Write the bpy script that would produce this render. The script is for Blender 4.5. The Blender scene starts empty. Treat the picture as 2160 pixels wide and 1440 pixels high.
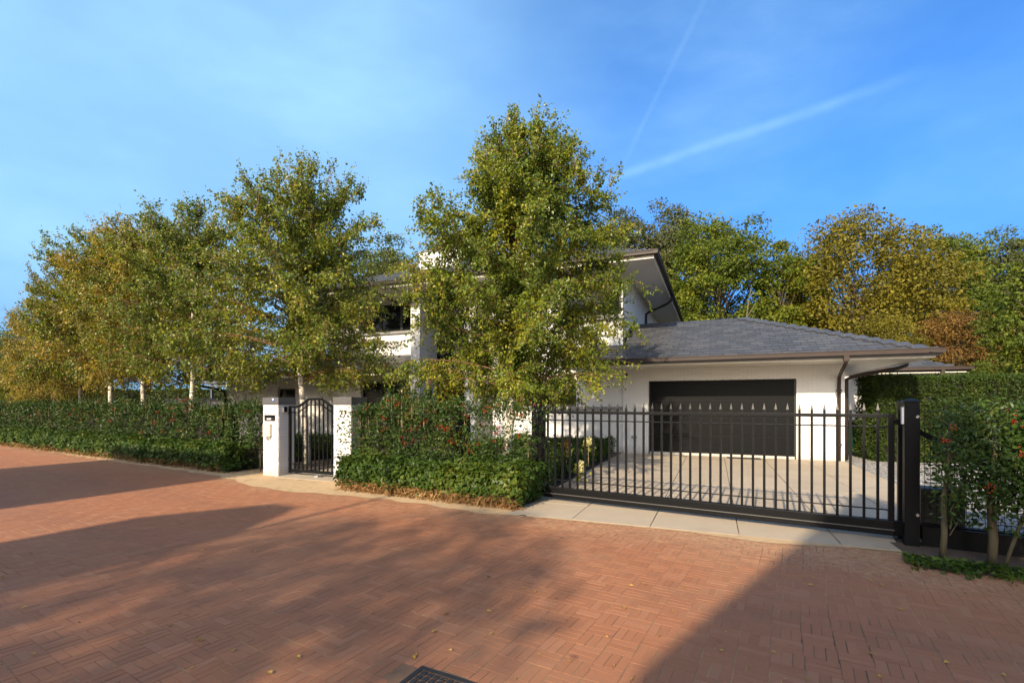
import bpy, math, random
import numpy as np
from mathutils import Vector, Matrix

R = math.radians
SC = bpy.context.scene
COL = SC.collection

# ------------------------------------------------------------------ camera
cam_d = bpy.data.cameras.new("camera")
cam = bpy.data.objects.new("camera", cam_d)
COL.objects.link(cam)
cam.location = (0, 0, 1.6)
cam.rotation_euler = (R(90), 0, 0)
cam_d.sensor_width = 36
cam_d.lens = 36 * 1024 / 2160
cam_d.shift_y = 131 / 2160
cam_d.clip_end = 2000
SC.camera = cam

# ------------------------------------------------------------------ light
SUN_HEAD, SUN_EL = 27.8, 28.0
SC.view_settings.view_transform = 'Standard'
SC.view_settings.look = 'None'
SC.view_settings.gamma = 1
SC.view_settings.use_curve_mapping = False
SC.view_settings.exposure = 1.03
sun_d = bpy.data.lights.new("sun", 'SUN')
sun_d.energy = 3.65
sun_d.angle = R(0.8)
sun_d.color = (1.0, 0.84, 0.62)
sun = bpy.data.objects.new("sun", sun_d)
COL.objects.link(sun)
sd = Vector((math.sin(R(SUN_HEAD)) * math.cos(R(SUN_EL)), math.cos(R(SUN_HEAD)) * math.cos(R(SUN_EL)), -math.sin(R(SUN_EL))))
sun.rotation_euler = sd.to_track_quat('-Z', 'Y').to_euler()
sun.location = (-20, -30, 30)


class NT:
    """tiny node-tree helper"""
    def __init__(s, tree):
        s.t = tree
        s.t.nodes.clear()

    def n(s, kind, **kw):
        nd = s.t.nodes.new(kind)
        for k, v in kw.items():
            if k.startswith('i_'):
                key = k[2:]
                key = int(key) if key.isdigit() else key.replace('_', ' ')
                sock = nd.inputs[key]
                if isinstance(v, bpy.types.NodeSocket):
                    s.t.links.new(v, sock)
                else:
                    sock.default_value = v
            else:
                setattr(nd, k, v)
        return nd

    def math(s, op, a, b=None, c=None, clamp=False):
        nd = s.t.nodes.new('ShaderNodeMath')
        nd.operation = op
        nd.use_clamp = clamp
        for i, v in enumerate((a, b, c)):
            if v is None:
                continue
            if isinstance(v, bpy.types.NodeSocket):
                s.t.links.new(v, nd.inputs[i])
            else:
                nd.inputs[i].default_value = v
        return nd.outputs[0]

    def vmath(s, op, a, b=None):
        nd = s.t.nodes.new('ShaderNodeVectorMath')
        nd.operation = op
        for i, v in enumerate((a, b)):
            if v is None:
                continue
            if isinstance(v, bpy.types.NodeSocket):
                s.t.links.new(v, nd.inputs[i])
            else:
                nd.inputs[i].default_value = v
        return nd.outputs['Value'] if op in ('DOT_PRODUCT', 'LENGTH') else nd.outputs['Vector']

    def mix(s, fac, a, b, blend='MIX'):
        nd = s.t.nodes.new('ShaderNodeMix')
        nd.data_type = 'RGBA'
        nd.blend_type = blend
        for idx, v in ((0, fac), (6, a), (7, b)):
            if isinstance(v, bpy.types.NodeSocket):
                s.t.links.new(v, nd.inputs[idx])
            else:
                if idx and len(v) == 3:
                    v = (*v, 1)
                nd.inputs[idx].default_value = v
        return nd.outputs[2]

    def ramp(s, fac, stops):
        nd = s.t.nodes.new('ShaderNodeValToRGB')
        cr = nd.color_ramp
        while len(cr.elements) > 1:
            cr.elements.remove(cr.elements[0])
        for i, (p, c) in enumerate(stops):
            e = cr.elements[0] if i == 0 else cr.elements.new(p)
            e.position = p
            e.color = (*c, 1) if len(c) == 3 else c
        s.t.links.new(fac, nd.inputs[0])
        return nd.outputs[0]

    def smooth(s, v, lo, hi):
        nd = s.t.nodes.new('ShaderNodeMapRange')
        nd.interpolation_type = 'SMOOTHSTEP'
        s.t.links.new(v, nd.inputs[0])
        nd.inputs[1].default_value = lo
        nd.inputs[2].default_value = hi
        return nd.outputs[0]

    def noise(s, vec, scale, detail=3, rough=0.55):
        nd = s.n('ShaderNodeTexNoise', i_Scale=scale, i_Detail=detail, i_Roughness=rough)
        if vec is not None:
            s.t.links.new(vec, nd.inputs['Vector'])
        return nd.outputs['Fac']

    def link(s, a, b):
        s.t.links.new(a, b)


# ------------------------------------------------------------------ sky
world = bpy.data.worlds.new("World")
SC.world = world
world.use_nodes = True
w = NT(world.node_tree)
sky = w.n('ShaderNodeTexSky', sky_type='NISHITA', sun_disc=False)
sky.sun_elevation = R(SUN_EL)
sky.sun_rotation = R(180 + SUN_HEAD)
sky.altitude = 0
sky.air_density = 1.0
sky.dust_density = 3.2
sky.ozone_density = 3.0
geo = w.n('ShaderNodeTexCoord').outputs['Generated']


def px_dir(px, py):
    return Vector(((px - 1080) / 1024, 1, (851 - py) / 1024)).normalized()


def trail(p1, p2, wid, wob):
    a, b = px_dir(*p1), px_dir(*p2)
    nrm = a.cross(b).normalized()
    mid = (a + b).normalized()
    alng = nrm.cross(mid).normalized()
    n1 = w.noise(geo, 9, 4)
    d = w.vmath('DOT_PRODUCT', geo, tuple(nrm))
    d = w.math('ADD', d, w.math('MULTIPLY', w.math('SUBTRACT', n1, 0.5), wob))
    d = w.math('ABSOLUTE', d)
    along = w.vmath('DOT_PRODUCT', geo, tuple(alng))
    half = math.sin(a.angle(b) / 2)
    core = w.math('SUBTRACT', 1, w.smooth(d, 0, wid))
    ends = w.math('SUBTRACT', 1, w.smooth(w.math('ABSOLUTE', along), half * 0.45, half))
    front = w.smooth(w.vmath('DOT_PRODUCT', geo, tuple(mid)), 0.3, 0.5)
    tex = w.math('MULTIPLY_ADD', w.noise(geo, 30, 5), 0.9, 0.35)
    return w.math('MULTIPLY', w.math('MULTIPLY', core, ends), w.math('MULTIPLY', front, tex))


t1 = trail((1130, 430), (2050, 120), 0.013, 0.012)
t2 = trail((1290, 400), (1530, -90), 0.0075, 0.006)
mp = w.n('ShaderNodeMapping', i_Vector=geo, i_Scale=(1.3, 1.3, 3.2), i_Rotation=(0.35, 0.5, 0.0))
mp2 = w.n('ShaderNodeMapping', i_Vector=geo, i_Scale=(2.2, 9.0, 9.0), i_Rotation=(0.2, 0.7, 0.5))
fib = w.math('MULTIPLY_ADD', w.noise(mp2.outputs[0], 2.4, 8, 0.62), 0.9, 0.50)
cirrus = w.math('MULTIPLY', w.math('MULTIPLY', w.smooth(w.noise(mp.outputs[0], 1.6, 6, 0.5), 0.30, 0.78), fib), 0.36)
veil = w.math('MULTIPLY', w.smooth(w.vmath('DOT_PRODUCT', geo, tuple(px_dir(430, 290))), 0.70, 1.0), 0.58)
cl = w.math('ADD', w.math('ADD', cirrus, veil), w.math('ADD', w.math('MULTIPLY', t1, 0.25), w.math('MULTIPLY', t2, 0.09)), clamp=True)
elev = w.smooth(w.n('ShaderNodeSeparateXYZ', i_Vector=geo).outputs[2], -0.02, 0.46)
# deep blue away from the sun; unseen sun's side kept paler to warm the shade
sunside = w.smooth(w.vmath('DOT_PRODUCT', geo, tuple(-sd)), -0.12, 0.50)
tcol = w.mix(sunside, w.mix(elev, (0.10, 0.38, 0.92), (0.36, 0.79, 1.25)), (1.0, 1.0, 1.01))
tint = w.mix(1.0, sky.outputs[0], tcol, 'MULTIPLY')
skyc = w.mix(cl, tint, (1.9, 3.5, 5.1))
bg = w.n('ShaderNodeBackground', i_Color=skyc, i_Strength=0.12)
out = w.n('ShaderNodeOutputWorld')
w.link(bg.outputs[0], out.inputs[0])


# ------------------------------------------------------------------ materials
def base_mat(name):
    m = bpy.data.materials.new(name)
    m.use_nodes = True
    return m, NT(m.node_tree)


def M(name, col, rough=0.6, var=0.12, scale=6, bump=0.0, bscale=60, metal=0.0, spec=0.5, rnd=0.0, dirt=None, splash=None):
    """plain surface: noise-varied colour, optional bump, random per piece, dirt patches"""
    m, t = base_mat(name)
    pos = t.n('ShaderNodeNewGeometry')
    nz = t.noise(pos.outputs['Position'], scale, 5)
    c0 = tuple(c * (1 - var) for c in col)
    c1 = tuple(min(1, c * (1 + var)) for c in col)
    c = t.mix(nz, c0, c1)
    if rnd:
        r = t.math('FRACT', t.math('ADD', pos.outputs['Random Per Island'], t.n('ShaderNodeObjectInfo').outputs['Random']))
        v = t.math('MULTIPLY_ADD', r, 2 * rnd, 1 - rnd)
        cmb = t.n('ShaderNodeCombineColor', i_Red=v, i_Green=v, i_Blue=v)
        c = t.mix(1.0, c, cmb.outputs[0], 'MULTIPLY')
    if dirt:
        dn = t.smooth(t.noise(pos.outputs['Position'], dirt[1], 6, 0.65), dirt[2], dirt[2] + 0.22)
        c = t.mix(t.math('MULTIPLY', dn, dirt[3]), c, dirt[0])
    if splash:
        z = t.n('ShaderNodeSeparateXYZ', i_Vector=pos.outputs['Position']).outputs[2]
        zz_ = t.math('ADD', z, t.math('MULTIPLY', t.math('SUBTRACT', t.noise(pos.outputs['Position'], 7, 6, 0.7), 0.5), 0.5))
        foot = t.math('SUBTRACT', 1, t.smooth(zz_, 0.0, 0.30))
        c = t.mix(t.math('MULTIPLY', foot, 0.55), c, splash)
        mp = t.n('ShaderNodeMapping', i_Vector=pos.outputs['Position'], i_Scale=(9, 9, 0.5))
        run = t.smooth(t.noise(mp.outputs[0], 1.0, 4, 0.6), 0.60, 0.78)
        c = t.mix(t.math('MULTIPLY', run, 0.16), c, (0.42, 0.38, 0.31))
    p = t.n('ShaderNodeBsdfPrincipled', i_Base_Color=c, i_Roughness=rough, i_Metallic=metal)
    p.inputs['Specular IOR Level'].default_value = spec
    if bump:
        b = t.n('ShaderNodeBump', i_Strength=bump, i_Distance=0.01, i_Height=t.noise(pos.outputs['Position'], bscale, 4))
        t.link(b.outputs[0], p.inputs['Normal'])
    o = t.n('ShaderNodeOutputMaterial')
    t.link(p.outputs[0], o.inputs[0])
    return m


def LEAF(name, stops, transl=0.35, rough=0.45, spec=0.4, clump=1.2, camt=0.45):
    m, t = base_mat(name)
    g = t.n('ShaderNodeNewGeometry')
    nz = t.noise(g.outputs['Position'], clump, 3)
    f = t.math('ADD', t.math('MULTIPLY', g.outputs['Random Per Island'], 1 - camt), t.math('MULTIPLY', t.smooth(nz, 0.3, 0.7), camt))
    c = t.ramp(f, stops)
    p = t.n('ShaderNodeBsdfPrincipled', i_Base_Color=c, i_Roughness=rough)
    p.inputs['Specular IOR Level'].default_value = spec
    tr = t.n('ShaderNodeBsdfTranslucent', i_Color=c)
    mx = t.n('ShaderNodeMixShader', i_0=transl)
    t.link(p.outputs[0], mx.inputs[1])
    t.link(tr.outputs[0], mx.inputs[2])
    o = t.n('ShaderNodeOutputMaterial')
    t.link(mx.outputs[0], o.inputs[0])
    return m


STREET_A = np.array((0.857, -0.515))     # along the street, to the right
STREET_B = np.array((0.515, 0.857))      # across it, towards the house


def road_mat():
    m, t = base_mat("red_clinker")
    g = t.n('ShaderNodeNewGeometry')
    P = g.outputs['Position']
    r = t.math('FRACT', t.math('ADD', g.outputs['Random Per Island'], t.n('ShaderNodeObjectInfo').outputs['Random']))
    c = t.ramp(r, [(0, (0.308, 0.127, 0.062)), (0.35, (0.326, 0.136, 0.066)), (0.8, (0.338, 0.143, 0.070)), (1, (0.362, 0.162, 0.084))])
    grain = t.math('MULTIPLY_ADD', t.noise(P, 130, 4, 0.7), 0.5, 0.75)
    cmb = t.n('ShaderNodeCombineColor', i_Red=grain, i_Green=grain, i_Blue=grain)
    c = t.mix(1.0, c, cmb.outputs[0], 'MULTIPLY')
    # patches of wear
    big = t.smooth(t.noise(P, 0.55, 5, 0.6), 0.42, 0.7)
    c = t.mix(t.math('MULTIPLY', big, 0.42), c, (0.30, 0.165, 0.095))
    # oil spots
    v = t.n('ShaderNodeTexVoronoi', i_Vector=P, i_Scale=1.9)
    spot = t.math('SUBTRACT', 1, t.smooth(t.math('ADD', v.outputs['Distance'], t.math('MULTIPLY', t.noise(P, 14, 3), 0.10)), 0.085, 0.13))
    gate = t.smooth(t.noise(P, 0.45, 2), 0.42, 0.54)
    c = t.mix(t.math('MULTIPLY', t.math('MULTIPLY', spot, gate), 0.55), c, (0.10, 0.045, 0.03))
    # sand dust gathering towards the verge
    bb = t.vmath('DOT_PRODUCT', P, (0.515, 0.857, 0))
    edge = t.smooth(t.math('ADD', bb, t.math('MULTIPLY', t.math('SUBTRACT', t.noise(P, 0.9, 6, 0.65), 0.5), 2.6)), 4.9, 6.3)
    fine = t.smooth(t.noise(P, 16, 5, 0.7), 0.36, 0.62)
    dust = t.math('MULTIPLY', t.math('MULTIPLY', edge, fine), 0.50)
    c = t.mix(dust, c, (0.46, 0.33, 0.19))
    pale = t.smooth(t.noise(P, 2.3, 6, 0.7), 0.66, 0.80)
    c = t.mix(t.math('MULTIPLY', pale, 0.30), c, (0.42, 0.28, 0.18))
    # worn, darker bands where wheels run along the street
    wob_ = t.math('ADD', bb, t.math('MULTIPLY', t.math('SUBTRACT', t.noise(P, 0.5, 3), 0.5), 0.9))
    band = t.math('MULTIPLY', t.math('POWER', t.math('ABSOLUTE', t.math('SINE', t.math('MULTIPLY', wob_, 1.9))), 5.0), t.smooth(t.noise(P, 1.7, 5, 0.65), 0.35, 0.65))
    c = t.mix(t.math('MULTIPLY', band, 0.28), c, (0.175, 0.085, 0.055))
    p = t.n('ShaderNodeBsdfPrincipled', i_Base_Color=c, i_Roughness=0.78)
    p.inputs['Specular IOR Level'].default_value = 0.3
    b = t.n('ShaderNodeBump', i_Strength=0.35, i_Distance=0.003, i_Height=t.noise(P, 90, 5, 0.7))
    t.link(b.outputs[0], p.inputs['Normal'])
    o = t.n('ShaderNodeOutputMaterial')
    t.link(p.outputs[0], o.inputs[0])
    return m


def joint_mat():
    m, t = base_mat("joint_sand")
    P = t.n('ShaderNodeNewGeometry').outputs['Position']
    nz = t.noise(P, 1.1, 6, 0.6)
    c = t.ramp(nz, [(0.30, (0.09, 0.055, 0.035)), (0.45, (0.20, 0.11, 0.06)), (0.62, (0.38, 0.24, 0.115)), (0.75, (0.30, 0.22, 0.07))])
    p = t.n('ShaderNodeBsdfPrincipled', i_Base_Color=c, i_Roughness=0.95)
    o = t.n('ShaderNodeOutputMaterial')
    t.link(p.outputs[0], o.inputs[0])
    return m


def slate_mat():
    m, t = base_mat("slate")
    g = t.n('ShaderNodeNewGeometry')
    P = g.outputs['Position']
    r = t.math('FRACT', t.math('ADD', g.outputs['Random Per Island'], t.n('ShaderNodeObjectInfo').outputs['Random']))
    c = t.ramp(r, [(0, (0.050, 0.052, 0.056)), (0.5, (0.062, 0.064, 0.068)), (1, (0.080, 0.081, 0.084))])
    li = t.smooth(t.noise(P, 1.3, 6, 0.65), 0.55, 0.75)
    c = t.mix(t.math('MULTIPLY', li, 0.30), c, (0.12, 0.10, 0.08))
    sp = t.smooth(t.noise(P, 9, 4, 0.7), 0.72, 0.78)
    c = t.mix(t.math('MULTIPLY', sp, 0.6), c, (0.35, 0.33, 0.29))
    p = t.n('ShaderNodeBsdfPrincipled', i_Base_Color=c, i_Roughness=0.5)
    b = t.n('ShaderNodeBump', i_Strength=0.4, i_Distance=0.004, i_Height=t.noise(P, 35, 5, 0.7))
    t.link(b.outputs[0], p.inputs['Normal'])
    o = t.n('ShaderNodeOutputMaterial')
    t.link(p.outputs[0], o.inputs[0])
    return m


def bark_mat(name, c_a, c_b, band=True):
    m, t = base_mat(name)
    P = t.n('ShaderNodeNewGeometry').outputs['Position']
    mp = t.n('ShaderNodeMapping', i_Vector=P, i_Scale=(3, 3, 16 if band else 2))
    f = t.smooth(t.noise(mp.outputs[0], 2.2, 5, 0.6), 0.50, 0.64)
    c = t.mix(f, c_a, c_b)
    p = t.n('ShaderNodeBsdfPrincipled', i_Base_Color=c, i_Roughness=0.8)
    b = t.n('ShaderNodeBump', i_Strength=0.5, i_Distance=0.01, i_Height=t.noise(mp.outputs[0], 5, 5))
    t.link(b.outputs[0], p.inputs['Normal'])
    o = t.n('ShaderNodeOutputMaterial')
    t.link(p.outputs[0], o.inputs[0])
    return m


def gravel_mat():
    m, t = base_mat("grey_gravel")
    P = t.n('ShaderNodeNewGeometry').outputs['Position']
    v = t.n('ShaderNodeTexVoronoi', i_Vector=P, i_Scale=48)
    c = t.ramp(t.n('ShaderNodeSeparateColor', i_Color=v.outputs['Color']).outputs[0], [(0, (0.10, 0.095, 0.09)), (0.6, (0.26, 0.25, 0.24)), (1, (0.48, 0.46, 0.43))])
    p = t.n('ShaderNodeBsdfPrincipled', i_Base_Color=c, i_Roughness=0.9)
    b = t.n('ShaderNodeBump', i_Strength=0.9, i_Distance=0.02, i_Height=v.outputs['Distance'])
    b.invert = True
    t.link(b.outputs[0], p.inputs['Normal'])
    o = t.n('ShaderNodeOutputMaterial')
    t.link(p.outputs[0], o.inputs[0])
    return m


MAT = dict(
    road=road_mat(), joint=joint_mat(), slate=slate_mat(), gravel=gravel_mat(),
    far_road=M("far_clinker", (0.40, 0.15, 0.09), 0.85, 0.25, 9),
    soil=M("garden_soil", (0.085, 0.06, 0.04), 0.95, 0.4, 5, 0.6, 40),
    field=M("meadow", (0.07, 0.09, 0.03), 0.95, 0.4, 0.6, 0.6, 12),
    sand=M("verge_sand", (0.47, 0.325, 0.175), 0.95, 0.28, 11, 0.8, 70, dirt=((0.17, 0.12, 0.06), 3.2, 0.52, 0.7)),
    slab=M("concrete_slab", (0.40, 0.325, 0.235), 0.85, 0.10, 3, 0.25, 160, rnd=0.05, dirt=((0.27, 0.21, 0.15), 0.9, 0.50, 0.55)),
    white=M("white_brick_paint", (0.68, 0.668, 0.645), 0.6, 0.05, 5, 0.3, 45, rnd=0.015, dirt=((0.55, 0.50, 0.42), 2.2, 0.62, 0.35), splash=(0.36, 0.30, 0.21)),
    mortar=M("white_mortar_paint", (0.56, 0.55, 0.53), 0.7, 0.06, 7, 0.3, 60),
    soffit=M("cream_paint", (0.62, 0.60, 0.54), 0.4, 0.04, 3),
    trim=M("white_trim", (0.78, 0.73, 0.62), 0.4, 0.04, 3),
    bronze=M("brown_zinc", (0.036, 0.024, 0.019), 0.5, 0.3, 4, 0.1, 40, spec=0.25),
    deck=M("roof_deck", (0.02, 0.02, 0.022), 0.8, 0.2, 4),
    black=M("black_frame", (0.014, 0.014, 0.015), 0.4, 0.1, 5),
    glass=M("dark_window_glass", (0.006, 0.0065, 0.007), 0.04, 0.05, 2, spec=0.22),
    door=M("black_door_panel", (0.0028, 0.0030, 0.0035), 0.42, 0.12, 1.5, 0.08, 8, spec=0.14),
    steel=M("black_powder_coat", (0.0040, 0.0042, 0.0048), 0.45, 0.15, 7, 0.05, 200, spec=0.18),
    tip=M("grey_spear_tip", (0.012, 0.012, 0.012), 0.4, 0.2, 20, spec=0.3),  # dark grey, somewhat lighter than the steel of the bars
    bolt=M("galvanised_bolt", (0.75, 0.75, 0.75), 0.25, 0.05, 30, metal=0.9),
    coping=M("zinc_coping", (0.15, 0.145, 0.14), 0.38, 0.15, 4, 0.1, 30, metal=0.5),
    conc=M("threshold_concrete", (0.48, 0.44, 0.38), 0.85, 0.12, 6, 0.3, 80),
    stone=M("bluestone_sill", (0.22, 0.215, 0.205), 0.7, 0.15, 6, 0.2, 60),
    plastic=M("cream_plastic", (0.66, 0.60, 0.46), 0.4, 0.03, 4),
    paper=M("white_paper", (0.82, 0.82, 0.79), 0.5, 0.02, 4),
    mint=M("mint_print", (0.42, 0.72, 0.55), 0.5, 0.05, 8),
    redp=M("red_print", (0.45, 0.10, 0.06), 0.5, 0.05, 8),
    blue=M("blue_sticker", (0.03, 0.14, 0.52), 0.3, 0.05, 8),
    grey=M("grey_plastic", (0.28, 0.27, 0.25), 0.5, 0.06, 6),
    mat=M("rubber_mat", (0.02, 0.019, 0.018), 0.9, 0.3, 30, 0.5, 90),
    iron=M("cast_iron", (0.035, 0.034, 0.036), 0.5, 0.3, 25, 0.5, 120, metal=0.3, dirt=((0.20, 0.13, 0.06), 9, 0.56, 0.6)),
    bin=M("green_bin_plastic", (0.008, 0.045, 0.022), 0.35, 0.1, 3),
    bluesteel=M("blue_grey_steel", (0.10, 0.11, 0.14), 0.4, 0.1, 3),
    birchbark=bark_mat("birch_bark", (0.62, 0.56, 0.46), (0.13, 0.10, 0.075)),
    birchtwig=M("birch_twig", (0.20, 0.095, 0.045), 0.7, 0.3, 3),
    bark=bark_mat("tree_bark", (0.11, 0.085, 0.055), (0.045, 0.034, 0.024), False),
    hollybark=bark_mat("holly_bark", (0.105, 0.085, 0.045), (0.055, 0.05, 0.028), False),
    paletwig=M("pale_twig", (0.34, 0.25, 0.14), 0.7, 0.3, 5),
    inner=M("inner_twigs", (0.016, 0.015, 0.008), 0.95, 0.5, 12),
    berry=M("red_berry", (0.50, 0.022, 0.012), 0.3, 0.2, 40, rnd=0.3),
    dry=LEAF("dry_ivy_stems", [(0, (0.11, 0.055, 0.022)), (0.5, (0.27, 0.145, 0.055)), (1, (0.42, 0.27, 0.11))], 0.1, 0.8, 0.2),
    l_birch=LEAF("birch_leaf", [(0, (0.0559, 0.0937, 0.0112)), (0.35, (0.1116, 0.1639, 0.0146)), (0.62, (0.1921, 0.2342, 0.0157)), (0.82, (0.3099, 0.2965, 0.0202)), (0.95, (0.4215, 0.3434, 0.0246)), (1, (0.4463, 0.2342, 0.0202))], 0.42, 0.38, 0.45, 0.9),
    l_birchgold=LEAF("birch_leaf_autumn", [(0, (0.0727, 0.0911, 0.011)), (0.3, (0.1456, 0.1586, 0.014)), (0.55, (0.2548, 0.2276, 0.017)), (0.8, (0.4006, 0.2828, 0.022)), (1, (0.4613, 0.2207, 0.02))], 0.42, 0.38, 0.45, 0.9),
    l_holly=LEAF("holly_leaf", [(0, (0.0186, 0.0413, 0.008)), (0.5, (0.0352, 0.068, 0.0112)), (0.85, (0.0621, 0.0996, 0.0144)), (1, (0.1346, 0.1336, 0.024))], 0.16, 0.38, 0.25, 2.0),
    l_ivy=LEAF("ivy_leaf", [(0, (0.0227, 0.0472, 0.008)), (0.5, (0.0455, 0.0865, 0.0112)), (0.85, (0.0947, 0.1327, 0.016)), (1, (0.202, 0.1868, 0.028))], 0.26, 0.42, 0.2, 1.6),
    l_yew=LEAF("yew_needle", [(0, (0.0194, 0.0375, 0.0064)), (0.6, (0.0431, 0.0739, 0.0088)), (1, (0.0915, 0.1135, 0.0137))], 0.2, 0.5, 0.3, 2.4),
    l_hydr=LEAF("hydrangea_leaf", [(0, (0.11, 0.17, 0.025)), (1, (0.40, 0.34, 0.05))], 0.35, 0.5, 0.3),
    p_brown=LEAF("dry_hydrangea_petal", [(0, (0.20, 0.075, 0.03)), (1, (0.36, 0.16, 0.07))], 0.2, 0.7, 0.2),
    p_cream=LEAF("cream_hydrangea_petal", [(0, (0.60, 0.55, 0.22)), (1, (0.78, 0.74, 0.42))], 0.25, 0.7, 0.2),
    l_fallen=LEAF("fallen_leaf", [(0, (0.20, 0.10, 0.03)), (0.5, (0.42, 0.24, 0.05)), (1, (0.50, 0.36, 0.09))], 0.1, 0.7, 0.2),
    l_poplar=LEAF("poplar_leaf", [(0, (0.0664, 0.0906, 0.0252)), (0.6, (0.1218, 0.1393, 0.0298)), (1, (0.2103, 0.2031, 0.0402))], 0.35, 0.5, 0.3, 0.5),
    l_ash=LEAF("ash_leaf", [(0, (0.0609, 0.0766, 0.0275)), (0.6, (0.1052, 0.1161, 0.0344)), (1, (0.1771, 0.1568, 0.0402))], 0.35, 0.5, 0.3, 0.5),
    l_beech=LEAF("beech_leaf", [(0, (0.0474, 0.0752, 0.0088)), (0.5, (0.1108, 0.1504, 0.0133)), (1, (0.2321, 0.2325, 0.0177))], 0.4, 0.5, 0.3, 0.5),
    l_maple=LEAF("maple_leaf", [(0, (0.0832, 0.0761, 0.011)), (0.5, (0.1665, 0.1472, 0.0144)), (1, (0.2682, 0.2147, 0.0199))], 0.4, 0.5, 0.3, 0.5),
    l_green=LEAF("oak_leaf", [(0, (0.0564, 0.0912, 0.0127)), (0.5, (0.1059, 0.1409, 0.0149)), (1, (0.1999, 0.2012, 0.0207))], 0.38, 0.5, 0.3, 0.5),
    l_rust=LEAF("hornbeam_leaf", [(0, (0.0775, 0.0455, 0.0163)), (0.5, (0.1635, 0.0863, 0.0225)), (0.8, (0.2237, 0.1272, 0.0275)), (1, (0.1635, 0.1544, 0.0275))], 0.3, 0.6, 0.2, 0.7),
    roofred=M("red_roof_tile", (0.20, 0.07, 0.045), 0.7, 0.2, 3),
    brickred=M("red_brick_wall", (0.26, 0.11, 0.07), 0.85, 0.2, 5),
)


# ------------------------------------------------------------------ mesh helpers
def link(name, me, mats=None, parent=None, loc=None, rot=None):
    o = bpy.data.objects.new(name, me)
    COL.objects.link(o)
    if mats is not None and me is not None and not me.materials:
        for m in (mats if isinstance(mats, (list, tuple)) else [mats]):
            me.materials.append(m)
    if parent:
        o.parent = parent
    if loc is not None:
        o.location = loc
    if rot is not None:
        o.rotation_euler = rot
    return o


def thing(name, label, cat, loc=(0, 0, 0), rz=0.0, group=None):
    o = bpy.data.objects.new(name, None)
    COL.objects.link(o)
    o.empty_display_size = 0.2
    o.location = loc
    o.rotation_euler = (0, 0, rz)
    o['label'] = label
    o['category'] = cat
    if group:
        o['group'] = group
    return o


def tag(o, label=None, cat=None, group=None, kind=None):
    if label:
        o['label'] = label
    if cat:
        o['category'] = cat
    if group:
        o['group'] = group
    if kind:
        o['kind'] = kind
    return o


def np_mesh(name, V, F):
    """V (n,3); F list of int arrays (m,k) with fixed k each"""
    me = bpy.data.meshes.new(name)
    V = np.asarray(V, np.float32)
    F = [np.asarray(f, np.int32) for f in (F if isinstance(F, list) else [F]) if len(f)]
    me.vertices.add(len(V))
    me.vertices.foreach_set('co', V.ravel())
    loops = np.concatenate([f.ravel() for f in F])
    starts, s = [], 0
    for f in F:
        k = f.shape[1]
        starts.append(s + np.arange(len(f)) * k)
        s += f.size
    starts = np.concatenate(starts)
    me.loops.add(len(loops))
    me.loops.foreach_set('vertex_index', loops)
    me.polygons.add(len(starts))
    me.polygons.foreach_set('loop_start', starts.astype(np.int32))
    me.polygons.foreach_set('use_smooth', np.zeros(len(starts), dtype=bool))
    me.update(calc_edges=True)
    me.validate()
    return me


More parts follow.
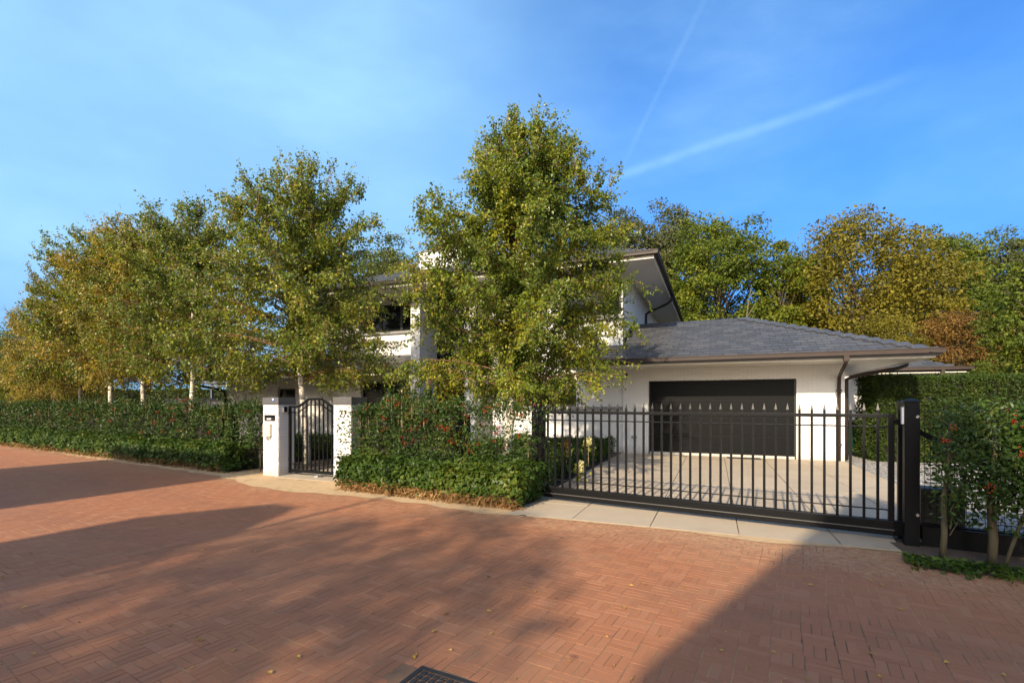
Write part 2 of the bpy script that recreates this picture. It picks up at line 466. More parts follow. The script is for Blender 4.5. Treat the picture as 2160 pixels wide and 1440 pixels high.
class MB:
    def __init__(s):
        s.v, s.f = [], []

    def add(s, verts, faces):
        b = len(s.v)
        s.v += [tuple(map(float, p)) for p in verts]
        s.f += [tuple(i + b for i in f) for f in faces]
        return s

    def box(s, x0, x1, y0, y1, z0, z1):
        return s.add([(x0, y0, z0), (x1, y0, z0), (x1, y1, z0), (x0, y1, z0), (x0, y0, z1), (x1, y0, z1), (x1, y1, z1), (x0, y1, z1)],
                     [(3, 2, 1, 0), (4, 5, 6, 7), (0, 1, 5, 4), (1, 2, 6, 5), (2, 3, 7, 6), (3, 0, 4, 7)])

    def prism(s, poly, axis_vec):
        """closed prism: 3-D polygon extruded by a vector"""
        n = len(poly)
        a = [Vector(p) for p in poly]
        v = Vector(axis_vec)
        fs = [tuple(range(n))[::-1], tuple(range(n, 2 * n))]
        fs += [(i, (i + 1) % n, n + (i + 1) % n, n + i) for i in range(n)]
        return s.add(a + [p + v for p in a], fs)

    def tube(s, pts, rad, n=8, cap=True):
        pts = [Vector(p) for p in pts]
        if not isinstance(rad, (list, tuple)):
            rad = [rad] * len(pts)
        b = len(s.v)
        prev = None
        for i, p in enumerate(pts):
            if i == 0:
                d = pts[1] - pts[0]
            elif i == len(pts) - 1:
                d = pts[-1] - pts[-2]
            else:
                d = (pts[i + 1] - pts[i]).normalized() + (pts[i] - pts[i - 1]).normalized()
            d.normalize()
            x = prev if prev is not None else (Vector((0, 0, 1)) if abs(d.z) < 0.9 else Vector((1, 0, 0)))
            x = (x - d * x.dot(d)).normalized()
            prev = x
            y = d.cross(x)
            for k in range(n):
                a = 2 * math.pi * k / n
                q = p + (x * math.cos(a) + y * math.sin(a)) * rad[i]
                s.v.append(tuple(q))
        for i in range(len(pts) - 1):
            for k in range(n):
                s.f.append((b + i * n + k, b + i * n + (k + 1) % n, b + (i + 1) * n + (k + 1) % n, b + (i + 1) * n + k))
        if cap:
            s.f.append(tuple(b + k for k in range(n))[::-1])
            e = b + (len(pts) - 1) * n
            s.f.append(tuple(e + k for k in range(n)))
        return s

    def rbar(s, a, b, wx, wz, up=(0, 0, 1)):
        """rectangular bar from a to b, wx wide across, wz along up"""
        a, b = Vector(a), Vector(b)
        d = (b - a).normalized()
        u = Vector(up)
        x = d.cross(u).normalized()
        u = x.cross(d).normalized()
        c = []
        for p in (a, b):
            c += [p - x * wx / 2 - u * wz / 2, p + x * wx / 2 - u * wz / 2, p + x * wx / 2 + u * wz / 2, p - x * wx / 2 + u * wz / 2]
        return s.add(c, [(0, 1, 2, 3), (7, 6, 5, 4), (0, 4, 5, 1), (1, 5, 6, 2), (2, 6, 7, 3), (3, 7, 4, 0)])

    def mesh(s, name, smooth=False, bevel=0):
        me = bpy.data.meshes.new(name)
        me.from_pydata(s.v, [], s.f)
        import bmesh
        bm = bmesh.new()
        bm.from_mesh(me)
        bmesh.ops.recalc_face_normals(bm, faces=bm.faces)
        if bevel:
            bmesh.ops.bevel(bm, geom=bm.edges[:], offset=bevel, segments=2, profile=0.7, affect='EDGES', clamp_overlap=True)
        bm.to_mesh(me)
        bm.free()
        if smooth:
            for p in me.polygons:
                p.use_smooth = True
        return me

    def build(s, name, mat, parent=None, smooth=False, bevel=0, loc=None, rot=None):
        return link(name, s.mesh(name, smooth, bevel), mat, parent, loc, rot)


def norm(a):
    return a / np.maximum(np.linalg.norm(a, axis=-1, keepdims=True), 1e-9)


T_OVAL = (np.array([(0, 0, 0), (.42, .22, .10), (.38, .58, .10), (0, 1, -.06), (-.38, .58, .10), (-.42, .22, .10)]), [(0, 1, 2, 3), (0, 3, 4, 5)])
T_KITE = (np.array([(0, 0, 0), (.46, .40, .12), (0, 1, -.05), (-.46, .40, .12)]), [(0, 1, 2), (0, 2, 3)])
T_IVY = (np.array([(0, .12, 0), (.40, -.05, .03), (.52, .38, .06), (.22, .52, .05), (0, 1, -.03), (-.22, .52, .05), (-.52, .38, .06), (-.40, -.05, .03)]), [(0, 1, 2, 3, 4), (0, 4, 5, 6, 7)])
T_SLIM = (np.array([(0, 0, 0), (.5, .5, .1), (0, 1, 0), (-.5, .5, .1)]), [(0, 1, 2), (0, 2, 3)])


def leaf_arrays(P, D, N, L, tmpl, width):
    tv, tf = tmpl
    n = len(P)
    D = norm(D)
    N = N - D * np.sum(N * D, 1, keepdims=True)
    N = norm(N)
    X = np.cross(D, N)
    L = np.asarray(L).reshape(-1, 1, 1) if np.ndim(L) else np.full((n, 1, 1), L)
    V = P[:, None, :] + L * (tv[None, :, 0:1] * width * X[:, None, :] + tv[None, :, 1:2] * D[:, None, :] + tv[None, :, 2:3] * N[:, None, :])
    k = len(tv)
    F = np.concatenate([np.arange(n)[:, None] * k + np.array(f)[None, :] for f in tf], 0)
    return V.reshape(-1, 3), F


def leaf_mesh(name, P, D, N, L, tmpl=T_KITE, width=1.0):
    V, F = leaf_arrays(np.asarray(P, float), np.asarray(D, float), np.asarray(N, float), L, tmpl, width)
    return np_mesh(name, V, F)


def stick_mesh(name, A, B, ra, rb):
    A, B = np.asarray(A, float), np.asarray(B, float)
    n = len(A)
    d = norm(B - A)
    h = np.where(np.abs(d[:, 2:3]) < 0.9, np.array([[0, 0, 1.0]]), np.array([[1.0, 0, 0]]))
    x = norm(np.cross(d, h))
    y = np.cross(d, x)
    ra = np.broadcast_to(np.asarray(ra, float), (n,))
    rb = np.broadcast_to(np.asarray(rb, float), (n,))
    V = []
    for base, r in ((A, ra), (B, rb)):
        for k in range(3):
            a = 2 * math.pi * k / 3
            V.append(base + (x * math.cos(a) + y * math.sin(a)) * r[:, None])
    V = np.stack(V, 1)
    q = np.array([(0, 1, 4, 3), (1, 2, 5, 4), (2, 0, 3, 5)])
    F = (np.arange(n)[:, None, None] * 6 + q[None]).reshape(-1, 4)
    return np_mesh(name, V.reshape(-1, 3), F)


def rdir(rng, n):
    return norm(rng.normal(size=(n, 3)))


def copy_tree(o, loc, rz, label=None, scale=None, group=None, name=None):
    c = o.copy()
    COL.objects.link(c)
    c.location = loc
    c.rotation_euler = (0, 0, rz)
    if scale:
        c.scale = scale
    if label:
        c['label'] = label
    if group:
        c['group'] = group
    for ch in list(o.children):
        k = ch.copy()
        COL.objects.link(k)
        k.parent = c
        for g in list(ch.children):
            gg = g.copy()
            COL.objects.link(gg)
            gg.parent = k
    return c


def sheet(name, poly, z, mat, kind='structure', sub=None):
    me = bpy.data.meshes.new(name)
    me.from_pydata([(x, y, z) for x, y in poly], [], [tuple(range(len(poly)))])
    o = link(name, me, mat)
    if kind:
        o['kind'] = kind
    return o


# house frame: origin at the garage's front right corner, x along the front, y into the depth
HA = math.atan2(-0.384, 0.923)
HO = np.array((9.24, 13.48))
HU = np.array((math.cos(HA), math.sin(HA)))
HN = np.array((-math.sin(HA), math.cos(HA)))


def hw(s, d):
    p = HO + HU * s + HN * d
    return (float(p[0]), float(p[1]))


def st(a, b):
    p = STREET_A / np.linalg.norm(STREET_A) * a + STREET_B / np.linalg.norm(STREET_B) * b
    return (float(p[0]), float(p[1]))


def gnd(px, py, z=0.0):
    Y = (1.6 - z) * 1024 / (py - 851)
    return ((px - 1080) / 1024 * Y, Y)


# ================================================================== SETTING
sheet("ground", [(-600, -400), (600, -400), (600, 900), (-600, 900)], -0.05, MAT['field'])
sheet("garden_ground", [st(-40, 6.0), st(20, 6.0), st(20, 60), st(-40, 60)], -0.03, MAT['soil'])
road = sheet("road", [st(-120, -7), st(120, -7), st(120, 6.75), st(-120, 6.75)], -0.022, MAT['far_road'])
bed = sheet("joint_sand", [st(-30, -0.7), st(9.4, -0.7), st(9.4, 6.7), st(-30, 6.7)], -0.0036, MAT['joint'])
gp = [hw(0.02, -9.2), hw(9, -9.2), hw(9, 9), hw(0.02, 9)]
sheet("gravel_yard", gp, -0.012, MAT['gravel'])

# ---- brick paving: blocks of three clinkers laid crosswise by turns
rng = np.random.default_rng(5)
AU = STREET_A / np.linalg.norm(STREET_A)
BU = STREET_B / np.linalg.norm(STREET_B)
CELL = 0.188
ia = np.arange(int(-30 / CELL), int(9.4 / CELL))
ib = np.arange(int(-0.75 / CELL), int(6.62 / CELL))
GA, GB = np.meshgrid(ia, ib, indexing='ij')
GA, GB = GA.ravel(), GB.ravel()
rowoff = rng.uniform(-0.012, 0.012, 80)
rows = []
for k in range(3):
    off = (k - 1) * 0.0627
    hor = ((GA + GB) % 2 == 0)
    ca = (GA + 0.5) * CELL + np.where(hor, 0, off)
    cb = (GB + 0.5) * CELL + np.where(hor, off, 0)
    rows.append(np.stack([ca, cb, hor.astype(float)], 1))
BR = np.concatenate(rows)
# slow drift makes the courses wander as a laid road does
wv = lambda a, b: 0.018 * np.sin(a * 0.9 + b * 0.5) + 0.012 * np.sin(a * 2.3 - b * 1.7 + 1)
ca, cb, hor = BR[:, 0], BR[:, 1], BR[:, 2] > 0.5
ca2 = ca + wv(cb, ca) + rng.normal(0, 0.0016, len(ca))
cb2 = cb + wv(ca, cb) + rng.normal(0, 0.0016, len(ca))
X = AU[0] * ca2 + BU[0] * cb2
Y = AU[1] * ca2 + BU[1] * cb2
pxx = 1080 + 1024 * X / np.maximum(Y, 0.1)
keep = np.ones(len(X), bool)
# drain cover and the slabs at the gates cut into the bricks
DC = np.array((-0.55, 2.968))
DA = norm(np.array((0.36, -0.19)))
DB = np.array((DA[1], -DA[0]))
dl = (X - DC[0]) * DA[0] + (Y - DC[1]) * DA[1]
dm = (X - DC[0]) * DB[0] + (Y - DC[1]) * DB[1]
keep &= ~((dl > -0.10) & (dl < 0.56) & (dm > -0.05) & (dm < 0.55))
sl = (X - HO[0]) * HU[0] + (Y - HO[1]) * HU[1]
dl2 = (X - HO[0]) * HN[0] + (Y - HO[1]) * HN[1]
keep &= ~((sl > -6.2) & (sl < -0.6) & (dl2 > -9.42))
X, Y, hor = X[keep], Y[keep], hor[keep]
ang0 = math.atan2(AU[1], AU[0])
ang = np.where(hor, ang0, ang0 + math.pi / 2) + rng.normal(0, 0.012, len(X))
zz = np.clip(rng.normal(0, 0.0004, len(X)), -.0008, .0008) - 0.0015
tilt = np.clip(rng.normal(0, 0.0028, (len(X), 2)), -.006, .006)
loose = np.exp(-(((X - 1.95) / .75) ** 2 + ((Y - 4.15) / .55) ** 2)) + .5 * np.exp(-(((X + .3) / .6) ** 2 + ((Y - 2.95) / .35) ** 2))
LX = 0.1848 + rng.normal(0, 0.0012, len(X)) - loose * rng.uniform(.001, .006, len(X))
LY = 0.0605 + rng.normal(0, 0.0007, len(X)) - loose * rng.uniform(.001, .005, len(X))
zz = zz - loose * rng.uniform(0, .001, len(X))
bev = 0.0011
uv = []
for sx, sy in ((-1, -1), (1, -1), (1, 1), (-1, 1)):
    uv.append((sx * .5, sy * .5, 0))       # outer, lower
for sx, sy in ((-1, -1), (1, -1), (1, 1), (-1, 1)):
    uv.append((sx * .5, sy * .5, 1))       # inner, top
UF = np.array([(4, 5, 6, 7), (0, 1, 5, 4), (1, 2, 6, 5), (2, 3, 7, 6), (3, 0, 4, 7)])


def brick_verts(lx, ly, depth=0.012):
    n = len(lx)
    V = np.zeros((n, 8, 3))
    for i, (ux, uy, top) in enumerate(uv):
        V[:, i, 0] = ux * (lx - (2 * bev if top else 0))
        V[:, i, 1] = uy * (ly - (2 * bev if top else 0))
        V[:, i, 2] = 0 if top else -depth
    return V


dist = np.hypot(X, Y)
onscreen = (Y > 1.5) & (851 + 1638 / np.maximum(Y, .5) < 1436) & (np.abs(1024 * X / np.maximum(Y, .5)) < 1075)
order = np.argsort(np.where(onscreen, dist, 1e6))
single, rest = order[:300], order[300:]
V = brick_verts(LX[rest], LY[rest])
V[:, :, 2] += zz[rest, None] + V[:, :, 0] * tilt[rest, 0:1] + V[:, :, 1] * tilt[rest, 1:2]
c, s_ = np.cos(ang[rest])[:, None], np.sin(ang[rest])[:, None]
x_, y_ = V[:, :, 0].copy(), V[:, :, 1].copy()
V[:, :, 0] = x_ * c - y_ * s_ + X[rest, None]
V[:, :, 1] = x_ * s_ + y_ * c + Y[rest, None]
F = (np.arange(len(rest))[:, None, None] * 8 + UF[None]).reshape(-1, 4)
o = link("paving_bricks", np_mesh("paving_bricks", V.reshape(-1, 3), F), MAT['road'], road)
o['kind'] = 'stuff'
bm_ = np_mesh("brick", brick_verts(np.array([0.1848]), np.array([0.0605]))[0], UF)
bm_.materials.append(MAT['road'])
for i in single:
    o = link("brick", bm_, None, road, (X[i], Y[i], zz[i]), (-tilt[i, 1] * -1, -tilt[i, 0], ang[i]))


# ---- driveway and pavement slabs
def clip(poly, p, n):
    """keep the side of the line where (x-p).n >= 0"""
    outp = []
    for i in range(len(poly)):
        a, b = np.array(poly[i]), np.array(poly[(i + 1) % len(poly)])
        da, db = np.dot(a - p, n), np.dot(b - p, n)
        if da >= 0:
            outp.append(a)
        if (da >= 0) != (db >= 0):
            outp.append(a + (b - a) * da / (da - db))
    return outp


drive = tag(link("driveway", np_mesh("driveway", [(*hw(-6.15, -9.5), -0.011), (*hw(0.0, -9.5), -0.011), (*hw(0, -0.02), -0.011), (*hw(-6.15, -0.02), -0.011)], [np.array([[0, 1, 2, 3]])]), MAT['soil']), kind='structure')
rs = random.Random(3)
GD = norm(np.array((3.92, -2.41)))           # direction of the sliding gate
G0 = np.array((0.556, 8.14))                 # a point on its line


def slab(poly, parent, z0=-0.02, z1=0.006, mat='slab'):
    cx = sum(p[0] for p in poly) / len(poly)
    cy = sum(p[1] for p in poly) / len(poly)
    mb = MB().prism([(p[0] - cx, p[1] - cy, 0) for p in poly], (0, 0, z1 - z0))
    o = mb.build("slab", MAT[mat], parent, bevel=0.004)
    o.location = (cx, cy, z0 + rs.uniform(-.0015, .0015))
    return o


sx_ = [-6.14, -5.17, -4.12, -3.07, -2.02, -0.98, -0.005]
dy_ = [-9.5, -8.55, -7.1, -5.65, -4.2, -2.75, -1.3, -0.03]
for i in range(6):
    for j in range(7):
        a, b, c_, d_ = sx_[i] + .006, sx_[i + 1] - .006, dy_[j] + .005, dy_[j + 1] - .005
        poly = [hw(a, c_), hw(b, c_), hw(b, d_), hw(a, d_)]
        pr = np.array(gnd(1905, 1168))
        if j == 0:   # the pavement ends at the right gate post
            poly = clip(poly, pr, -np.array(GD))
        if len(poly) >= 3:
            slab(poly, drive)

# paving at the garden gate
path = tag(link("entrance_path", np_mesh("entrance_path", [(*hw(-17.9, -8.7), -0.011), (*hw(-15.7, -8.7), -0.011), (*hw(-15.7, -0.6), -0.011), (*hw(-17.9, -0.6), -0.011)], [np.array([[0, 1, 2, 3]])]), MAT['joint']), kind='structure')

# sand verge along the road edge: an irregular sheet
vr = np.random.default_rng(9)
pts_a = np.arange(-32, 10, 0.11)


def wob(x, seed, amp):
    r = np.random.default_rng(seed)
    o = np.zeros_like(x)
    for k in range(7):
        o += np.sin(x * r.uniform(.5, 9) + r.uniform(0, 7)) * r.uniform(.3, 1) / (1 + .4 * k)
    return o * amp


lo = 5.86 + wob(pts_a, 1, 0.055)
gatepatch = np.exp(-((pts_a + 8.6) / 1.6) ** 2) * 0.40
lo = lo - gatepatch
lo = np.where(pts_a > 0.9, lo + 0.30, lo)
lo = lo + np.exp(-((pts_a + 3.3) / .35) ** 2) * .10
hi = np.full_like(lo, 7.0)
V = []
for a, l, h in zip(pts_a, lo, hi):
    V += [(*st(a, l), 0.0035), (*st(a, h), 0.0035)]
n = len(pts_a)
F = np.array([(2 * i, 2 * i + 2, 2 * i + 3, 2 * i + 1) for i in range(n - 1) if not (-3.42 < pts_a[i] < 0.95)])
o = link("sand_verge", np_mesh("sand_verge", V, F), MAT['sand'])
o['kind'] = 'structure'
# the thin sand film in front of the pavement slabs
fa = np.arange(-3.5, 1.0, 0.06)
V = []
for a in fa:
    p0 = np.array(st(a, 6.0))
    # edge of the slabs in the house frame is d = -9.5
    tt = (-9.5 - np.dot(p0 - HO, HN)) / np.dot(BU, HN)
    e = 6.0 + tt
    V += [(*st(a, e - 0.05 - abs(wob(np.array([a]), 4, 0.012)[0]) - 0.15 * math.exp(-((a + .35) / .6) ** 2)), 0.0035), (*st(a, e + 0.07), 0.0035)]
F = np.array([(2 * i, 2 * i + 2, 2 * i + 3, 2 * i + 1) for i in range(len(fa) - 1)])
o = link("sand_film", np_mesh("sand_film", V, F), MAT['sand'])
o['kind'] = 'structure'
# soil strip under the holly right of the gate
sheet("planting_soil", [(4.35, 5.6), tuple(gnd(1915, 1172)), tuple(gnd(1950, 1200)), (7.5, 3.2), (9.0, 3.5), (6.5, 4.9)], 0.008, MAT['soil'])

# gravel stones
gv = np.random.default_rng(21)
n = 9000
gs = gv.uniform(0.05, 3.6, n)
gd = gv.uniform(-8.3, 4.5, n)
P = np.stack([HO[0] + HU[0] * gs + HN[0] * gd, HO[1] + HU[1] * gs + HN[1] * gd, np.full(n, -0.008)], 1)
octv = np.array([(1, 0, 0), (0, 1, 0), (-1, 0, 0), (0, -1, 0), (0, 0, .7), (0, 0, -.7)])
octf = np.array([(0, 1, 4), (1, 2, 4), (2, 3, 4), (3, 0, 4), (1, 0, 5), (2, 1, 5), (3, 2, 5), (0, 3, 5)])
sc = gv.uniform(0.006, 0.017, (n, 1, 1)) * gv.uniform(.7, 1.3, (n, 6, 1))
th = gv.uniform(0, 6.28, n)
rot = np.zeros((n, 3, 3))
rot[:, 0, 0] = np.cos(th); rot[:, 0, 1] = -np.sin(th); rot[:, 1, 0] = np.sin(th); rot[:, 1, 1] = np.cos(th); rot[:, 2, 2] = 1
V = np.einsum('nij,kj->nki', rot, octv) * sc + P[:, None, :]
F = (np.arange(n)[:, None, None] * 6 + octf[None]).reshape(-1, 3)
o = link("gravel", np_mesh("gravel", V.reshape(-1, 3), F), M("loose_stones", (0.26, 0.25, 0.235), 0.9, 0.3, 30, rnd=0.55))
o['kind'] = 'stuff'

# ================================================================== HOUSE
house = thing("house", "white painted brick house with grey slate hipped roofs, black window frames and attached garage", "house", (HO[0], HO[1], 0), HA)
wall_parts = MB()
BRICKS = []      # (centre xyz, size xyz) axis aligned in the house frame
brk = random.Random(8)


def cells(u0, u1, z0, z1, holes):
    us = sorted({u0, u1, *[h[0] for h in holes], *[h[1] for h in holes]})
    us = [u for u in us if u0 <= u <= u1]
    zs = sorted({z0, z1, *[h[2] for h in holes], *[h[3] for h in holes]})
    zs = [z for z in zs if z0 <= z <= z1]
    for i in range(len(us) - 1):
        run = None
        for j in range(len(zs) - 1):
            cu, cz = (us[i] + us[i + 1]) / 2, (zs[j] + zs[j + 1]) / 2
            solid = not any(h[0] < cu < h[1] and h[2] < cz < h[3] for h in holes)
            if solid:
                run = (zs[j], zs[j + 1]) if run is None else (run[0], zs[j + 1])
            if (not solid or j == len(zs) - 2) and run:
                yield us[i], us[i + 1], run[0], run[1]
                run = None


def front_wall(s0, s1, d, z0, z1, holes=(), th=0.28, bricks=True):
    for a, b, c, e in cells(s0, s1, z0, z1, holes):
        wall_parts.box(a, b, d, d + th, c, e)
    if bricks:
        lay(s0, s1, z0, z1, holes, lambda u, z, wu, hz: ((u, d + 0.0012, z), (wu, 0.012, hz)))


def side_wall(s, d0, d1, z0, z1, th=0.28, sign=1, bricks=True):
    """a wall in the depth direction whose outer face looks along sign*x"""
    wall_parts.box(min(s, s - sign * th), max(s, s - sign * th), d0, d1, z0, z1)
    if bricks:
        lay(d0, d1, z0, z1, (), lambda u, z, wu, hz: ((s - sign * 0.0012, u, z), (0.012, wu, hz)))


def lay(u0, u1, z0, z1, holes, put):
    H, L, J = 0.0625, 0.222, 0.011
    r = 0
    z = z0
    while z < z1 - 0.02:
        zt = min(z + H, z1)
        u = u0 - (L / 2 if r % 2 else 0)
        while u < u1 - 0.01:
            a, b = max(u, u0), min(u + L, u1)
            segs = [(a, b)]
            for h in holes:
                if h[2] < (z + zt) / 2 < h[3]:
                    ns = []
                    for p, q in segs:
                        if q <= h[0] or p >= h[1]:
                            ns.append((p, q))
                        else:
                            if p < h[0]:
                                ns.append((p, h[0]))
                            if q > h[1]:
                                ns.append((h[1], q))
                    segs = ns
            for p, q in segs:
                if q - p > 0.03:
                    c, sz = put((p + q) / 2, (z + zt) / 2, q - p - J, zt - z - J)
                    BRICKS.append((c, sz))
            u += L
        z += H
        r += 1


EAV, UEAV = 2.70, 5.95
door_hole = (-5.285, -1.17, 0.0, 2.34)
# garage
front_wall(-6.1, 0, 0.0, 0, EAV + 0.05, [door_hole])
side_wall(0.0, 0.285, 4.9, 0, EAV + 0.05, bricks=False)
wall_parts.box(-6.0, -0.3, 4.6, 4.9, 0, EAV)
# main block right part, its front set back a little
W_LOW = (-10.3, -7.665, 1.50, 2.42)
W_UP = (-8.3, -6.16, 4.50, 5.68)
front_wall(-10.8, -6.105, 0.06, 0, UEAV, [W_LOW, W_UP])
side_wall(-6.105, 0.345, 11.5, 2.5, UEAV)
wall_parts.box(-10.8, -10.52, 0.345, 1.65, 0, UEAV)
front_wall(-11.45, -10.805, 1.4, 0, UEAV)
# fins beside the entrance
front_wall(-14.3, -13.88, 0.0, 0, UEAV, th=0.02)
side_wall(-13.88, 0.022, 1.3, 0, UEAV, th=0.42)
front_wall(-11.92, -11.47, 0.0, 0, UEAV, th=0.02)
side_wall(-11.47, 0.022, 1.398, 0, UEAV, th=0.45)
# left part of the main block
W_UL = (-17.6, -14.42, 4.62, 5.80)
W_LL = (-17.5, -14.42, 0.45, 2.55)
front_wall(-19.0, -14.302, 0.95, 0, UEAV, [W_UL, W_LL])
wall_parts.box(-19.28, -19.003, 0.95, 9, 0, UEAV)
# left single storey wing
W_WING = (-22.4, -21.3, 0.3, 2.3)
front_wall(-25.8, -19.285, 0.95, 0, EAV, [W_WING])
side_wall(-25.8, 1.235, 7, 0, EAV, sign=-1, bricks=False)
# rear wing right of the garage
front_wall(0.3, 3.34, 7.2, 0, EAV)
side_wall(3.34, 7.485, 12, 0, EAV, bricks=False)
wall = wall_parts.build("wall", MAT['mortar'], house)

# single bricks nearest the camera, the rest joined
BC = np.array([b[0] for b in BRICKS])
BS = np.array([b[1] for b in BRICKS])
wx = HO[0] + HU[0] * BC[:, 0] + HN[0] * BC[:, 1]
wy = HO[1] + HU[1] * BC[:, 0] + HN[1] * BC[:, 1]
dd = np.hypot(wx, wy) + np.where(BC[:, 2] < 0.05, 3, 0)
od = np.argsort(dd)
jit = np.random.default_rng(2).normal(0, 0.0008, len(BC))
cube_v = np.array([(x, y, z) for x in (-.5, .5) for y in (-.5, .5) for z in (-.5, .5)])
cube_f = np.array([(0, 1, 3, 2), (4, 6, 7, 5), (0, 4, 5, 1), (2, 3, 7, 6), (0, 2, 6, 4), (1, 5, 7, 3)])
bw = np_mesh("wall_brick", cube_v, cube_f)
bw.materials.append(MAT['white'])
for i in od[:300]:
    o = link("brick", bw, None, wall, tuple(BC[i] + np.array((0, jit[i], 0)) * (BS[i, 1] < .02)))
    o.scale = tuple(BS[i])
r_ = od[300:]
Cc = BC[r_].copy()
thin_y = BS[r_, 1] < 0.02
Cc[:, 1] += jit[r_] * thin_y
Cc[:, 0] += jit[r_] * (~thin_y)
V = cube_v[None] * BS[r_][:, None, :] + Cc[:, None, :]
F = (np.arange(len(r_))[:, None, None] * 8 + cube_f[None]).reshape(-1, 4)
o = link("brickwork", np_mesh("brickwork", V.reshape(-1, 3), F), MAT['white'], wall)
o['kind'] = 'stuff'

# ---- roofs
SL = 0.418


def roof_quad(mb, pts, th=0.07):
    a = [Vector(p) for p in pts]
    n = (a[1] - a[0]).cross(a[2] - a[0]).normalized()
    if n.z < 0:
        a = a[::-1]
        n = -n
    mb.prism([p - n * th for p in a], n * th)


SLATES = []     # (centre, u, v, n, len_u, len_v)


def slates(p0, u, v, poly, wl=0.355, ex=0.25, seed=1, keep=True):
    """p0 eave corner, u along eave, v up the slope; poly in (u,v) coordinates, convex"""
    p0, u, v = Vector(p0), Vector(u).normalized(), Vector(v).normalized()
    n = u.cross(v)
    rr = random.Random(seed)
    vmax = max(p[1] for p in poly)
    k = 0
    while k * ex < vmax - 0.04:
        vm = min((k + 0.5) * ex, vmax - 0.02)
        xs = []
        for i in range(len(poly)):
            (x0, y0), (x1, y1) = poly[i], poly[(i + 1) % len(poly)]
            if (y0 - vm) * (y1 - vm) < 0:
                xs.append(x0 + (x1 - x0) * (vm - y0) / (y1 - y0))
        if len(xs) >= 2:
            lo_, hi_ = min(xs), max(xs)
            x = lo_ - (wl / 2 if k % 2 else 0) - rr.uniform(0, .03)
            while x < hi_ - 0.02:
                a, b = max(x, lo_), min(x + wl, hi_)
                if b - a > 0.05:
                    c = p0 + u * ((a + b) / 2) + v * (k * ex + ex * 0.5 + 0.02) + n * (0.016 + rr.uniform(0, .004))
                    tl = rr.uniform(-.010, .010)
                    SLATES.append((c, u, (v - n * (0.062 + tl)).normalized(), b - a - 0.010, ex + 0.05))
                x += wl
        k += 1


def slate_mesh(lu, lv, th=0.010):
    return MB().box(-lu / 2, lu / 2, -lv / 2, lv / 2, -th / 2, th / 2)


deck = MB()
ez = 2.80
OV = 1.5
# garage: hip at the right end
gs1, gd0 = OV + 0.1, -OV - 0.1
hh = 4.1
rz_ = ez + hh * SL
gback = gd0 + 2 * hh
roof_quad(deck, [(-6.1, gd0, ez), (gs1, gd0, ez), (gs1 - hh, gd0 + hh, rz_), (-6.1, gd0 + hh, rz_)])
roof_quad(deck, [(gs1, gd0, ez), (gs1, gback, ez), (gs1 - hh, gd0 + hh, rz_)])
roof_quad(deck, [(-6.1, gback, ez), (gs1, gback, ez), (gs1 - hh, gd0 + hh, rz_), (-6.1, gd0 + hh, rz_)])
# lean-to in front of the lower window
roof_quad(deck, [(-7.7, gd0, ez), (-6.1, gd0, ez), (-6.1, 0.06, ez + 1.66 * SL), (-7.7, 0.06, ez + 1.66 * SL)])
# main roof: front slope with hips
ue, uo = 6.08, 1.22
us0, us1, ud0, uh = -20.2, -6.105 + uo, -uo, 3.4
uz = ue + uh * SL
ub = 12.0
roof_quad(deck, [(us0, ud0, ue), (us1, ud0, ue), (us1 - uh, ud0 + uh, uz), (us0 + uh, ud0 + uh, uz)])
roof_quad(deck, [(us1, ud0, ue), (us1, ub, ue), (us1 - uh, ub, uz), (us1 - uh, ud0 + uh, uz)])
roof_quad(deck, [(us0, ud0, ue), (us0, ub, ue), (us0 + uh, ub, uz), (us0 + uh, ud0 + uh, uz)])
deck.add([(us0 + uh, ud0 + uh, uz - .02), (us1 - uh, ud0 + uh, uz - .02), (us1 - uh, ub, uz - .02), (us0 + uh, ub, uz - .02)], [(0, 1, 2, 3)])
# lean-to left of the entrance
lz, ld = 2.86, -0.5
roof_quad(deck, [(-26.9, ld, lz), (-14.31, ld, lz), (-14.31, 0.95, lz + 1.45 * SL * 1.25), (-26.9, 0.95, lz + 1.45 * SL * 1.25)])
roof_quad(deck, [(-26.9, ld + 1.45, lz + 1.45 * SL * 1.25), (-19.3, ld + 1.45, lz + 1.45 * SL * 1.25), (-19.3, 5, 4.0), (-26.9, 5, 4.0)])
# rear wing
roof_quad(deck, [(1.62, 5.7, ez), (4.9, 5.7, ez), (4.9 - 3.2, 5.7 + 3.2, ez + 3.2 * SL), (1.62, 5.7 + 3.2, ez + 3.2 * SL)])
roof_quad(deck, [(4.9, 5.7, ez), (4.9, 13, ez), (4.9 - 3.2, 13, ez + 3.2 * SL), (4.9 - 3.2, 8.9, ez + 3.2 * SL)])
roof = deck.build("roof", MAT['deck'], house)
vl = math.hypot(1, SL)
slates((-6.1, gd0, ez), (1, 0, 0), (0, 1, SL), [(0, 0), (gs1 + 6.1, 0), (gs1 - hh + 6.1, hh * vl), (0, hh * vl)], seed=1)
n_gar = len(SLATES)
slates((-7.7, gd0, ez), (1, 0, 0), (0, 1, SL), [(0, 0), (1.6, 0), (1.6, 1.66 * vl), (0, 1.66 * vl)], seed=2)
slates((us0, ud0, ue), (1, 0, 0), (0, 1, SL), [(0, 0), (us1 - us0, 0), (us1 - us0 - uh, uh * vl), (uh, uh * vl)], seed=3)
slates((-26.9, ld, lz), (1, 0, 0), (0, 1, SL * 1.25), [(0, 0), (12.58, 0), (12.58, 1.45 * math.hypot(1, SL * 1.25)), (0, 1.45 * math.hypot(1, SL * 1.25))], ex=0.2, seed=4)
slates((1.62, 5.7, ez), (1, 0, 0), (0, 1, SL), [(0, 0), (3.28, 0), (0.08, 3.2 * vl), (0, 3.2 * vl)], seed=5)
